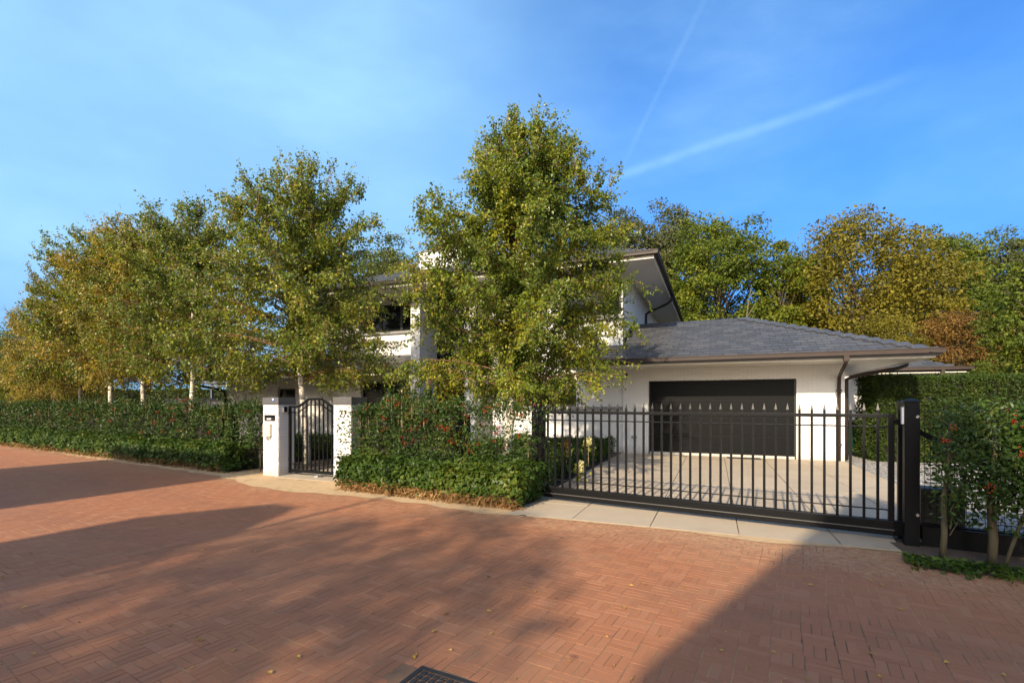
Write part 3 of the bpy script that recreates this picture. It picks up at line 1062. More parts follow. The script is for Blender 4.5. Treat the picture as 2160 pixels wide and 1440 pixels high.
slates((us1, ud0, ue), (0, 1, 0), (-1, 0, SL), [(0, 0), (ub - ud0, 0), (ub - ud0, uh * vl), (uh, uh * vl)], seed=6)
slates((gs1, gd0, ez), (0, 1, 0), (-1, 0, SL), [(0, 0), (2 * hh, 0), (hh, hh * vl)], seed=7)
# hip slates: scalloped row up the garage hip
for k in range(17):
    f = (k + 0.5) / 17
    c = Vector((gs1 - hh * f, gd0 + hh * f, ez + hh * SL * f + 0.045))
    SLATES.append((c, Vector((1, 0, 0)), Vector((-.25, 1, SL * .9)).normalized(), 0.36, 0.34))


def smat(sl):
    c, u, v, lu, lv = sl
    n = u.cross(v).normalized()
    u = v.cross(n).normalized()
    return Matrix(((u.x, v.x, n.x, c.x), (u.y, v.y, n.y, c.y), (u.z, v.z, n.z, c.z), (0, 0, 0, 1)))


sd_ = [math.hypot(*hw(s[0].x, s[0].y)) + (0 if i < n_gar else 50) for i, s in enumerate(SLATES)]
so = sorted(range(len(SLATES)), key=lambda i: sd_[i])
sme = slate_mesh(1, 1, 1).mesh("slate")
sme.materials.append(MAT['slate'])
for i in so[:300]:
    o = link("slate", sme, None, roof)
    o.matrix_local = smat(SLATES[i]) @ Matrix.Diagonal((SLATES[i][3], SLATES[i][4], 0.010, 1))
VV = []
for i in so[300:]:
    m = np.array(smat(SLATES[i]) @ Matrix.Diagonal((SLATES[i][3], SLATES[i][4], 0.010, 1)))
    VV.append(cube_v @ m[:3, :3].T + m[:3, 3])
V = np.stack(VV)
F = (np.arange(len(VV))[:, None, None] * 8 + cube_f[None]).reshape(-1, 4)
o = link("slate_courses", np_mesh("slate_courses", V.reshape(-1, 3), F), MAT['slate'], roof)
o['kind'] = 'stuff'

# ---- eaves: soffits, white fascias, brown box gutters
def eave(s0, s1, d, z, back, axis='x', ret=None):
    """front eave running in x at depth d; soffit reaches back to the wall"""
    MB().box(s0, s1, d + 0.04, back, z - 0.06, z - 0.03).build("soffit", MAT['soffit'], house)
    MB().box(s0, s1, d, d + 0.037, z - 0.075, z + 0.02).build("fascia", MAT['trim'], house)


# garage eave
eave(-7.7, OV - 0.03, -OV, 2.775, -0.02)
MB().box(0.01, OV - 0.04, -OV + .04, 6.5, 2.716, 2.744).build("soffit", MAT['soffit'], house)
MB().box(OV - 0.027, OV + .01, -OV, 6.5, 2.70, 2.795).build("fascia", MAT['trim'], house)


def gutter(pts, name="gutter"):
    """open box gutter along a polyline of outer top edges; simple closed profile with a lip"""
    mb = MB()
    for (a, b) in zip(pts[:-1], pts[1:]):
        a, b = Vector(a), Vector(b)
        mb.rbar(a + Vector((0, 0, -.055)), b + Vector((0, 0, -.055)), 0.125, 0.105)
        mb.rbar(a + Vector((0, 0, .004)), b + Vector((0, 0, .004)), 0.150, 0.018)
    return mb.build(name, MAT['bronze'], house)


gz = 2.905
gutter([(-7.75, -OV - .075, gz), (OV + .15, -OV - .075, gz)])
gutter([(OV + .075, -OV - .135, gz + .001), (OV + .075, 6.5, gz + .001)])
# upper eave
eave(us0 + .1, us1 - 0.16, ud0 + .15, 6.0, 0.04)
MB().box(-6.1, us1 - .17, 0.043, ub, 5.94, 5.969).build("soffit", MAT['soffit'], house)
MB().box(-19.0, -14.31, 0.043, 0.948, 5.94, 5.969).build("soffit", MAT['soffit'], house)
MB().box(us1 - .157, us1 - .12, ud0 + .15, ub, 5.925, 6.02).build("fascia", MAT['trim'], house)
gutter([(us0, ud0 + .06, 6.13), (us1 + .01, ud0 + .06, 6.13)])
gutter([(us1 - .06, ud0 - 0.002, 6.131), (us1 - .06, ub, 6.131)])
# left lean-to eave
MB().box(-26.9, -14.33, ld + .04, 0.94, 2.74, 2.77).build("soffit", MAT['soffit'], house)
MB().box(-26.9, -14.32, ld, ld + .037, 2.72, 2.83).build("fascia", MAT['trim'], house)
gutter([(-27, ld - .075, 2.94), (-14.33, ld - .075, 2.94)])
# rear wing eave
MB().box(1.7, 4.75, 5.78, 7.18, 2.716, 2.744).build("soffit", MAT['soffit'], house)
MB().box(1.7, 4.78, 5.74, 5.777, 2.70, 2.795).build("fascia", MAT['trim'], house)
gutter([(1.7, 5.665, gz), (4.95, 5.665, gz)])


def pipe(pts, r=0.045, name="downpipe"):
    return MB().tube(pts, r, 10).build(name, MAT['bronze'], house, smooth=True)


MB().box(-0.36, -0.24, -OV - .13, -OV - .02, 2.66, 2.80).build("rain_hopper", MAT['bronze'], house)
pipe([(-.30, -OV - .07, 2.75), (-.30, -OV - .06, 2.62), (-.17, -.30, 2.40), (-.15, -.10, 2.33), (-.15, -.085, 2.2), (-.15, -.085, 0.02)])
pipe([(OV + .07, .55, 2.80), (OV + .05, .55, 2.66), (1.35, .5, 2.58), (0.25, .32, 2.36), (0.11, .3, 2.28), (0.10, .3, 2.1), (0.10, .3, 0.02)], 0.05)
MB().box(4.05, 4.15, 5.60, 5.70, 2.66, 2.80).build("rain_hopper", MAT['bronze'], house)
pipe([(-4.97, 5.0, 6.02), (-4.97, 5.02, 5.86), (-5.2, 5.2, 5.74), (-5.92, 5.38, 5.5), (-6.03, 5.4, 5.42), (-6.035, 5.4, 5.2), (-6.035, 5.4, 4.3)], 0.05)
pipe([(-15.3, -1.1, 6.0), (-15.25, -1.05, 5.86), (-14.75, -.1, 5.5), (-14.4, .86, 5.4), (-14.36, .88, 5.25), (-14.36, .88, 3.7)], 0.05)
pipe([(-27.2, -.57, 2.88), (-27.15, -.55, 2.78), (-26.9, -.3, 2.56), (-26.0, .7, 2.30), (-25.9, .85, 2.2), (-25.88, .87, 2.0), (-25.88, .87, 0.02)], 0.06)
for zc in (0.45, 1.95):
    MB().box(-.215, -.085, -.145, -.002, zc, zc + .035).build("pipe_clamp", MAT['bronze'], house)

# ---- stepped flashing where the garage roof meets the main wall
fl = MB()
for k in range(9):
    d0 = 0.15 + k * 0.27
    zt = ez + (d0 - gd0) * SL
    fl.box(-6.098, -6.075, d0, d0 + .262, zt - .02, zt + .24)
fl.build("stepped_flashing", MAT['deck'], house)

# ---- chimney
ch = MB().box(-15.07, -13.0, 1.75, 2.55, 7.0, 8.06).build("chimney", MAT['white'], roof)
MB().box(-15.11, -12.96, 1.71, 2.59, 8.063, 8.11).build("chimney_cap", MAT['stone'], roof)


# ---- windows
def window(s0, s1, z0, z1, d, nx=2, blind=False, sill=None):
    f = MB()
    t = 0.07
    f.box(s0, s1, d, d + .08, z0, z0 + t).box(s0, s1, d, d + .08, z1 - t, z1)
    for i in range(nx + 1):
        c = s0 + (s1 - s0) * i / nx
        a, b = (c, c + t) if i == 0 else ((c - t, c) if i == nx else (c - .06, c + .06))
        f.box(a, b, d + .001, d + .079, z0 + t, z1 - t)
    fr = f.build("window", MAT['black'], house)
    for i in range(nx):
        a = s0 + (s1 - s0) * i / nx + .06
        b = s0 + (s1 - s0) * (i + 1) / nx - .06
        MB().box(a, b, d + .035, d + .05, z0 + t, z1 - t).build("pane", MAT['glass'], fr)
        if blind:
            z = z0 + t + .03
            while z < z1 - t - .02:
                me = MB().rbar((a + .02, d + .012, z), (b - .02, d + .012, z), 0.03, 0.004, up=(0, 0.5, 1))
                me.build("louvre", MAT['door'], fr)
                z += .075
    if sill:
        MB().box(*sill).build("sill", MAT['stone'], fr)
    return fr


window(*W_LOW[:2], W_LOW[2], W_LOW[3], 0.14, 2, True, sill=(-10.36, -6.11, -0.05, 0.14, 1.40, 1.497))
window(*W_UP[:2], W_UP[2], W_UP[3], 0.16, 2, False, sill=(-8.36, -6.04, -0.10, 0.16, 4.38, 4.497))
window(*W_UL[:2], W_UL[2], W_UL[3], 1.06, 3, False, sill=(-17.66, -14.31, 0.85, 1.06, 4.52, 4.617))
window(*W_LL[:2], W_LL[2], W_LL[3], 1.06, 3, False)
window(*W_WING[:2], W_WING[2], W_WING[3], 1.06, 1, False)
# tall dark entrance glazing between the fins
window(-13.875, -11.925, 2.62, UEAV - .01, 1.25, 2)
en = MB().box(-13.875, -11.925, 1.25, 1.30, 0.0, 2.6).build("entrance_door", MAT['door'], house)
MB().box(-13.87, -13.80, 1.20, 1.249, 0.0, 2.6).build("door_frame", MAT['black'], en)
MB().tube([(-12.15, 1.2, .8), (-12.15, 1.2, 1.6)], .018, 8).build("door_handle", MAT['bolt'], en)

# ---- garage door
gd_ = MB().box(-5.285, -5.245, .12, .17, 0, 2.34).box(-1.21, -1.17, .12, .17, 0, 2.34).box(-5.245, -1.21, .121, .169, 2.30, 2.339).build("garage_door", MAT['black'], house)
for k in range(4):
    z0 = 0.075 + k * .556
    MB().box(-5.243, -1.212, .135, .165, z0, z0 + .548).build("door_panel", MAT['door'], gd_, bevel=.006)
MB().tube([(-3.33, .134, .36), (-3.33, .10, .37), (-3.13, .10, .37), (-3.13, .134, .36)], .012, 8).build("door_handle", MAT['steel'], gd_)
MB().box(-5.243, -1.212, .128, .16, .0705, .0745).build("rubber_seal", MAT['mat'], gd_)
MB().box(-5.245, -1.21, 0.02, .118, -.02, .07).build("threshold", MAT['conc'], house)

# things fixed on the walls
for k, sx in enumerate((-5.78, -5.68)):
    t_ = MB().box(-.036, .036, -.025, 0, -.045, .045).build("wall_socket", MAT['grey'], None, bevel=.004)
    t_.location = (*hw(sx, -.006), 0.52)
    t_.rotation_euler = (0, 0, HA)
    tag(t_, ("grey weatherproof socket on the white wall, the one farther from the garage door", "grey weatherproof socket on the white wall, the one nearer the garage door")[k], "socket", "wall sockets")
cm = thing("security_camera", "small dark dome camera under the eave left of the garage door", "camera", (*hw(-5.95, -.02), 2.52), HA)
MB().tube([(0, .02, .03), (0, -.05, .03)], .04, 10).build("camera_mount", MAT['trim'], cm, smooth=True)
MB().tube([(0, -.05, .035), (0, -.07, -.005), (0, -.07, -.03)], [.035, .038, .02], 10).build("lens_dome", MAT['glass'], cm, smooth=True)
lp = thing("wall_lamp", "black box wall lamp on the side of the white entrance pillar", "lamp", (*hw(-13.87, .55), 1.98), HA)
MB().box(.0, .03, -.05, .05, -.12, .12).build("lamp_bracket", MAT['black'], lp)
MB().box(.03, .15, -.065, .065, -.16, .16).build("lamp_body", MAT['black'], lp, bevel=.006)
dm_ = thing("door_mat", "black rubber scraper mat lying before the garage door", "mat", (*hw(-2.55, -.33), .007), HA)
MB().box(-.45, .45, -.17, .17, 0, .008).build("mat_base", MAT['mat'], dm_)
rb = MB()
for k in range(22):
    rb.box(-.43 + k * .04, -.415 + k * .04, -.155, .155, .0085, .02)
rb.build("ribs", MAT['mat'], dm_)

# ---- garden wall, carport and rear things on the left
gw = thing("garden_wall", "low white garden wall with grey coping left of the house", "wall", (*hw(-25.95, 1.0), 0), HA)
MB().box(-4.6, 0, 0, .3, 0, 1.72).build("wall_body", MAT['white'], gw)
for k in range(5):
    MB().box(-4.66 + k * .94, -4.66 + k * .94 + .93, -.04, .34, 1.723, 1.86).build("coping_stone", MAT['stone'], gw, bevel=.006)
cp = thing("carport", "blue grey steel carport roof on slim posts behind the low wall", "carport", (*hw(-26.5, 4.5), 0), HA)
MB().box(-6.5, 1.2, 0, 3, 2.82, 3.02).build("canopy", MAT['bluesteel'], cp)
for k in (-5.6, -2.4, .8):
    MB().box(k - .06, k + .06, .1, .22, 0, 2.815).build("post", MAT['bluesteel'], cp)
MB().box(-6.45, 1.15, .06, .26, 2.62, 2.74).build("beam", MAT['bluesteel'], cp)

# ---- wheelie bins
for k in range(2):
    b_ = thing("wheelie_bin", ("dark green wheelie bin beside the downpipe at the garage corner", "dark green wheelie bin beside the clipped yew hedge")[k], "bin", (*hw(.72 + k * .62, 2.35), 0), HA, "wheelie bins in the shade")
    m_ = MB()
    m_.add([(-.24, -.26, .06), (.24, -.26, .06), (.24, .26, .06), (-.24, .26, .06), (-.29, -.34, .98), (.29, -.34, .98), (.29, .34, .98), (-.29, .34, .98)],
           [(3, 2, 1, 0), (4, 5, 6, 7), (0, 1, 5, 4), (1, 2, 6, 5), (2, 3, 7, 6), (3, 0, 4, 7)])
    m_.build("bin_body", MAT['bin'], b_, bevel=.02)
    m2 = MB()
    m2.add([(-.31, -.38, .985), (.31, -.38, .985), (.31, .37, .985), (-.31, .37, .985), (-.29, -.36, 1.03), (.29, -.36, 1.03), (.29, .35, 1.09), (-.29, .35, 1.09)],
           [(3, 2, 1, 0), (4, 5, 6, 7), (0, 1, 5, 4), (1, 2, 6, 5), (2, 3, 7, 6), (3, 0, 4, 7)])
    m2.build("lid", MAT['bin'], b_, bevel=.01)
    for sx in (-.23, .23):
        MB().tube([(sx - .03, .28, .1), (sx + .03, .28, .1)], .1, 14).build("wheel", MAT['black'], b_)

# ================================================================== PIERS AND GARDEN GATE
def letters(txt, size, mat, parent, loc, rot, name="lettering", depth=0.004):
    cu = bpy.data.curves.new(name, 'FONT')
    cu.body = txt
    cu.size = size
    cu.extrude = depth
    cu.align_x = 'CENTER'
    cu.align_y = 'CENTER'
    tmp = bpy.data.objects.new("tmp", cu)
    COL.objects.link(tmp)
    dg = bpy.context.evaluated_depsgraph_get()
    me = bpy.data.meshes.new_from_object(tmp.evaluated_get(dg))
    me.materials.clear()
    bpy.data.objects.remove(tmp)
    bpy.data.curves.remove(cu)
    return link(name, me, mat, parent, loc, rot)


PW = 0.455


def pier(loc, label):
    t = thing("gate_pier", label, "pier", (*loc, 0), HA, "white piers of the garden gate")
    core = MB().box(.006, PW - .006, .006, PW - .006, -.05, 1.58).build("pier_body", MAT['mortar'], t)
    rr = random.Random(int(abs(loc[0]) * 100))
    Hc, J = .0632, .010
    for r in range(25):
        z0, z1 = r * Hc, (r + 1) * Hc - J
        L = .225
        for face in range(2):
            # front face (y=0) and right face (x=PW)
            cuts = [0, L, PW] if (r + face) % 2 else [0, L / 2, L * 1.5, PW]
            for a, b in zip(cuts[:-1], cuts[1:]):
                a2, b2 = a + (J / 2 if a > 0 else 0), b - (J / 2 if b < PW else 0)
                if b2 - a2 < .03:
                    continue
                o_ = rr.uniform(-.0025, .0025)
                cz = (z0 + z1) / 2
                if face == 0:
                    c = ((a2 + b2) / 2, .008 + o_, cz)
                    s = (b2 - a2, .022, z1 - z0)
                else:
                    if a2 < .01:
                        a2 += .022
                    c = (PW - .008 + o_, (a2 + b2) / 2, cz)
                    s = (.022, b2 - a2, z1 - z0)
                o = link("brick", PB, None, core, c)
                o.scale = s
                o.rotation_euler = (rr.uniform(-.004, .004), 0, rr.uniform(-.006, .006))
    # left face courses, joined with the body's back
    MB().box(-.02, PW + .02, -.02, PW + .02, 1.582, 1.605).build("cap_drip", MAT['coping'], t)
    MB().box(-.012, PW + .012, -.012, PW + .012, 1.606, 1.735).build("cap", MAT['coping'], t, bevel=.004)
    return t


pbm = MB().box(-.5, .5, -.5, .5, -.5, .5)
PB = pbm.mesh("pier_brick", bevel=.06)
PB.materials.append(MAT['white'])
P1 = np.array((-5.14, 10.68)) - HU * PW
P2 = np.array((-3.69, 10.05))
pierA = pier(P1, "white brick gate pier carrying the letterbox and intercom panel")
pierB = pier(P2, "white brick gate pier with black house number beside the holly hedge")
FX = (R(90), 0, HA)


def on_pier(P, u, y, z):
    p = P + HU * u + HN * y
    return (float(p[0]), float(p[1]), z)


lb = thing("letterbox", "black letter slot with a white name strip on the pier", "letterbox", on_pier(P1, .21, 0, 1.285), HA)
MB().box(-.155, .155, -.022, -.004, -.065, .065).build("slot_plate", MAT['black'], lb, bevel=.004)
MB().box(-.14, .14, -.032, -.0225, .012, .056).build("flap", MAT['steel'], lb, bevel=.003)
MB().box(-.075, .05, -.0245, -.0222, -.04, -.008).build("name_strip", MAT['paper'], lb)
ic = thing("intercom_box", "cream plastic box with keys below it on the pier", "intercom", on_pier(P1, .155, 0, 1.02), HA)
MB().box(-.105, .105, -.06, -.004, -.15, .135).build("box_body", MAT['plastic'], ic, bevel=.008)
MB().box(-.085, .085, -.068, -.061, -.125, .11).build("cover", MAT['plastic'], ic, bevel=.003)
MB().tube([(0, -.04, -.151), (0, -.045, -.19), (.02, -.05, -.215)], .018, 8).build("key_lock", MAT['grey'], ic)
MB().tube([(.06, -.04, -.151), (.06, -.045, -.20)], .015, 8).build("cable_gland", MAT['grey'], ic)
sg = thing("notice_sheet", "white notice with a mint green block on the pier", "sign", on_pier(P1, .17, 0, 1.46), HA)
MB().box(-.085, .11, -.006, -.0035, -.105, .105).build("sheet", MAT['paper'], sg)
MB().box(-.02, .045, -.0075, -.0062, -.07, -.01).build("green_print", MAT['mint'], sg)
MB().box(-.01, .05, -.0075, -.0062, .008, .018).build("text_line", MAT['grey'], sg)
MB().box(-.012, .006, -.0075, -.0062, .028, .048).build("red_mark", MAT['redp'], sg)
MB().box(0, .11, -.009, -.0062, -.115, -.106).build("sheet_edge", MAT['grey'], sg)
bs = thing("round_badge", "small round blue and white badge on the zinc pier cap", "badge", on_pier(P1, .315, -.012, 1.685), HA)
MB().tube([(0, -.001, 0), (0, -.006, 0)], .036, 18).build("badge_disc", MAT['blue'], bs)
MB().tube([(-.004, -.0065, .01), (-.004, -.009, .01)], .02, 14).build("white_centre", MAT['paper'], bs)
kp = thing("door_entry_keypad", "small grey keypad on the shaded side of the pier", "keypad", on_pier(P1, PW, .16, 1.475), HA)
MB().box(.004, .03, -.05, .05, -.065, .065).build("keypad_back", MAT['grey'], kp, bevel=.003)
MB().box(.031, .05, -.03, .04, -.055, .055).build("keypad_front", MAT['steel'], kp, bevel=.004)
nb = thing("house_number", "black numerals 27 high on the right hand gate pier", "house number", on_pier(P2, .245, -.006, 1.385), HA)
letters("2", .185, MAT['black'], nb, (-.055, -.004, 0), (R(90), 0, 0), "numeral")
letters("7", .185, MAT['black'], nb, (.055, -.004, 0), (R(90), 0, 0), "numeral")
MB().box(.17, .45, -.012, .0, -.56, -.55).build("holder_rail", MAT['grey'], pierB, loc=(0, 0, 1.385))

# garden gate with raised centre
ga = thing("garden_gate", "narrow black steel garden gate with an arched top", "gate", on_pier(P1, PW + .02, .28, 0), 0)
gvec = (P2 + HN * .28) - (P1 + HU * (PW + .02) + HN * .28)
GL = float(np.linalg.norm(gvec)) - .02
ga.rotation_euler = (0, 0, math.atan2(gvec[1], gvec[0]))
prof = [(0, 1.53), (.30, 1.53), (.60, 1.70), (1.0, 1.70), (1.30, 1.53), (GL, 1.53)]
prof = [(x * GL / 1.60, z) for x, z in prof]
prof[-1] = (GL, 1.53)


def ptop(x):
    for (x0, z0), (x1, z1) in zip(prof[:-1], prof[1:]):
        if x0 <= x <= x1:
            return z0 + (z1 - z0) * (x - x0) / (x1 - x0)
    return 1.53


for dz, t in ((0, .045), (-.125, .022)):
    m_ = MB()
    for (x0, z0), (x1, z1) in zip(prof[:-1], prof[1:]):
        m_.rbar((x0 - (.0 if x0 == 0 else .012), 0, z0 + dz), (x1 + (.0 if x1 == GL else .012), 0, z1 + dz), .034 if t > .03 else .016, t)
    m_.build("top_rail" if dz == 0 else "cross_rail", MAT['steel'], ga)
MB().box(0, GL, -.02, .02, .075, .135).build("bottom_rail", MAT['steel'], ga)
MB().box(0, GL, -.008, .008, .245, .262).build("cross_rail", MAT['steel'], ga)
for x in (0.025, GL - .025):
    MB().box(x - .025, x + .025, -.022, .022, .05, 1.55).build("stile", MAT['steel'], ga)
nbars = 11
for k in range(nbars):
    x = .05 + (GL - .1) * (k + 1) / (nbars + 1)
    MB().box(x - .0125, x + .0125, -.0125, .0125, .135, ptop(x) - .02).build("bar", MAT['steel'], ga)
for z in (.35, 1.4):
    MB().tube([(-.03, 0, z - .04), (-.03, 0, z + .04)], .018, 8).build("hinge", MAT['steel'], ga)
gs_ = thing("gate_stop", "small dark steel gate stop on the paving under the garden gate", "gate stop", (*np.array(on_pier(P1, PW + .95, .2, 0))[:2], .006), HA)
MB().box(-.05, .05, -.07, .07, 0, .05).build("stop_block", MAT['grey'], gs_, bevel=.008)
MB().box(-.09, .09, -.04, .04, 0, .014).build("foot_plate", MAT['grey'], gs_)
# slabs under the gate
for a in range(2):
    u0 = PW + .0 + a * .8
    poly = [tuple(P1 + HU * (u0 + .006) + HN * -.12), tuple(P1 + HU * (u0 + .79) + HN * -.12), tuple(P1 + HU * (u0 + .79) + HN * .75), tuple(P1 + HU * (u0 + .006) + HN * .75)]
    slab(poly, path, -.02, .010)
for r in range(7):
    for c in range(2):
        u0, v0 = PW + c * .8, .76 + r * .8
        poly = [tuple(P1 + HU * (u0 + .006) + HN * v0), tuple(P1 + HU * (u0 + .79) + HN * v0), tuple(P1 + HU * (u0 + .79) + HN * (v0 + .79)), tuple(P1 + HU * (u0 + .006) + HN * (v0 + .79))]
        slab(poly, path, -.02, .010)

# ================================================================== SLIDING GATE
GA_ = math.atan2(GD[1], GD[0])
sgate = thing("sliding_gate", "wide black steel sliding gate with spear topped bars across the driveway", "gate", (G0[0], G0[1], 0), GA_)
GLN = 4.63
MB().box(0, GLN, -.055, .055, .055, .225).build("bottom_beam", MAT['steel'], sgate, bevel=.006)
MB().box(0.0, GLN, -.068, -.0555, .118, .128).build("beam_edge", MAT['coping'], sgate)
MB().box(0, GLN, -.025, .025, 1.435, 1.478).build("top_rail", MAT['steel'], sgate, bevel=.003)
for z in (.345, 1.328):
    MB().tube([(0, 0, z), (GLN, 0, z)], .0085, 8).build("cross_rail", MAT['steel'], sgate)
bar = MB().box(-.0145, .0145, -.0145, .0145, .226, 1.525).mesh("bar", bevel=.002)
bar.materials.append(MAT['steel'])
spm = MB().add([(-.016, -.016, 0), (.016, -.016, 0), (.016, .016, 0), (-.016, .016, 0), (0, 0, .085)], [(3, 2, 1, 0), (0, 1, 4), (1, 2, 4), (2, 3, 4), (3, 0, 4)]).mesh("spear_tip")
spm.materials.append(MAT['tip'])
for k in range(34):
    x = .052 + k * .1340
    b_ = link("bar", bar, None, sgate, (x, 0, 0))
    link("spear_tip", spm, None, b_, (0, 0, 1.5255))
for x in (GLN - .03,):
    MB().box(x - .03, x + .03, -.03, .03, .226, 1.478).build("end_stile", MAT['steel'], sgate, bevel=.003)
MB().box(-.06, -.002, -.03, .03, .06, 1.478).build("end_stile", MAT['steel'], sgate)
# counterweight tail behind the mesh fence
MB().rbar((GLN, .0, 1.40), (GLN + 2.0, .0, .26), .05, .06).build("tail_brace", MAT['steel'], sgate)
MB().box(GLN + .002, GLN + 2.3, -.05, .05, .055, .225).build("tail_beam", MAT['steel'], sgate)


def on_gate(x, y, z):
    p = G0 + np.array(GD) * x + np.array((-GD[1], GD[0])) * y
    return (float(p[0]), float(p[1]), z)


def post(x, y, h, wx, wy, label, plate=False):
    t = thing("gate_post", label, "post", on_gate(x, y, 0), GA_, "black posts of the sliding gate")
    MB().box(-wx / 2, wx / 2, -wy / 2, wy / 2, 0, h).build("shaft", MAT['steel'], t, bevel=.006)
    e = .012
    m = MB().add([(-wx / 2 - e, -wy / 2 - e, h + .001), (wx / 2 + e, -wy / 2 - e, h + .001), (wx / 2 + e, wy / 2 + e, h + .001), (-wx / 2 - e, wy / 2 + e, h + .001),
                  (-wx / 2 - e, -wy / 2 - e, h + .018), (wx / 2 + e, -wy / 2 - e, h + .018), (wx / 2 + e, wy / 2 + e, h + .018), (-wx / 2 - e, wy / 2 + e, h + .018), (0, 0, h + .045)],
                 [(3, 2, 1, 0), (0, 1, 5, 4), (1, 2, 6, 5), (2, 3, 7, 6), (3, 0, 4, 7), (4, 5, 8), (5, 6, 8), (6, 7, 8), (7, 4, 8)])
    m.build("post_cap", MAT['steel'], t)
    return t


pr_ = post(4.76, -.18, 1.615, .135, .15, "thick black gate post with white reader plate at the right end")
MB().box(-.088, -.069, -.055, .035, 1.37, 1.56).build("reader_plate", MAT['paper'], pr_)
MB().box(-.0915, -.0885, .01, .03, 1.38, 1.55).build("reader_print", MAT['grey'], pr_)
for z in (.36, 1.455):
    MB().tube([(.045, -.0755, z), (.045, -.088, z)], .016, 10).build("bolt", MAT['bolt'], pr_)
post(4.73, .17, 1.60, .10, .10, "slim black guide post just behind the right end of the sliding gate")
pl_ = post(-.165, .0, 1.625, .12, .14, "black receiving post beside the holly hedge at the left end of the gate")
for sx in (-.035, .045):
    MB().tube([(sx, -.0705, 1.48), (sx, -.083, 1.48)], .012, 10).build("bolt", MAT['bolt'], pl_)
mo = thing("gate_motor", "black gate motor housing behind the mesh fence", "motor", on_gate(5.08, .22, 0), GA_)
MB().box(-.2, .2, -.13, .13, .02, .62).build("housing", MAT['black'], mo, bevel=.03)
MB().box(-.24, .24, -.16, .16, -.01, .02).build("base_plate", MAT['conc'], mo)


# ---- wire mesh fences
def mesh_fence(x0, y0, x1, y1, label, h=1.52, kick=True, postw=.06, group="black wire mesh fences"):
    a, b = np.array((x0, y0)), np.array((x1, y1))
    L = float(np.linalg.norm(b - a))
    t = thing("mesh_fence", label, "fence", (x0, y0, 0), math.atan2(b[1] - a[1], b[0] - a[0]), group)
    k = int(L / .05)
    A_ = np.stack([np.arange(k) * .05 + .02, np.zeros(k), np.full(k, .06)], 1)
    B_ = A_.copy()
    B_[:, 2] = h
    o = link("upright_wires", stick_mesh("upright_wires", A_, B_, .0028, .0028), MAT['steel'], t)
    o['kind'] = 'stuff'
    for z in np.arange(.12, h + .01, .2):
        MB().tube([(0, -.006, z), (L, -.006, z)], .0042, 6).build("cross_wire", MAT['steel'], t)
    for x in np.arange(2.45, L + .1, 2.5):
        MB().box(x - .03, x + .03, .012, .06, 0, h + .05).build("post", MAT['steel'], t)
    if kick:
        MB().box(0, L, -.012, .03, .0, .22).build("kickboard", MAT['steel'], t)
    return t


p = on_gate(4.86, -.16, 0)
q = on_gate(8.6, -.16, 0)
mesh_fence(p[0], p[1], q[0], q[1], "black wire mesh fence behind the holly right of the gate")
p = on_pier(P2, PW + .02, .2, 0)
q = on_gate(-.25, 0, 0)
mesh_fence(p[0], p[1], q[0], q[1], "black wire mesh fence between garden gate pier and sliding gate", kick=False)
p = on_pier(P1, -.03, .25, 0)
e_ = np.array((-0.869, 0.494))
q = np.array(p[:2]) + e_ * 19
mesh_fence(q[0], q[1], p[0], p[1], "long black wire mesh fence inside the left holly hedge", kick=False)

# ---- drain cover in the road
dc = thing("drain_cover", "square cast iron drain cover set in the red road bricks", "drain cover", (DC[0], DC[1], 0), math.atan2(DA[1], DA[0]))
MB().box(0, .5, -.5, 0, -.02, -.004).build("cover_plate", MAT['iron'], dc)
fr_ = MB().box(0, .5, -.03, 0, -.003, .002).box(0, .5, -.5, -.47, -.003, .002).box(0, .03, -.469, -.031, -.003, .002).box(.47, .5, -.469, -.031, -.003, .002)
fr_.build("cover_frame", MAT['iron'], dc)
st_me = MB().box(-.018, .018, -.018, .018, 0, .007).mesh("stud", bevel=.003)
st_me.materials.append(MAT['iron'])
for i in range(9):
    for j in range(9):
        x, y = .062 + i * .047, -.062 - j * .047
        if math.hypot(x - .25, y + .25) < .075:
            continue
        link("stud", st_me, None, dc, (x, y, -.0035))

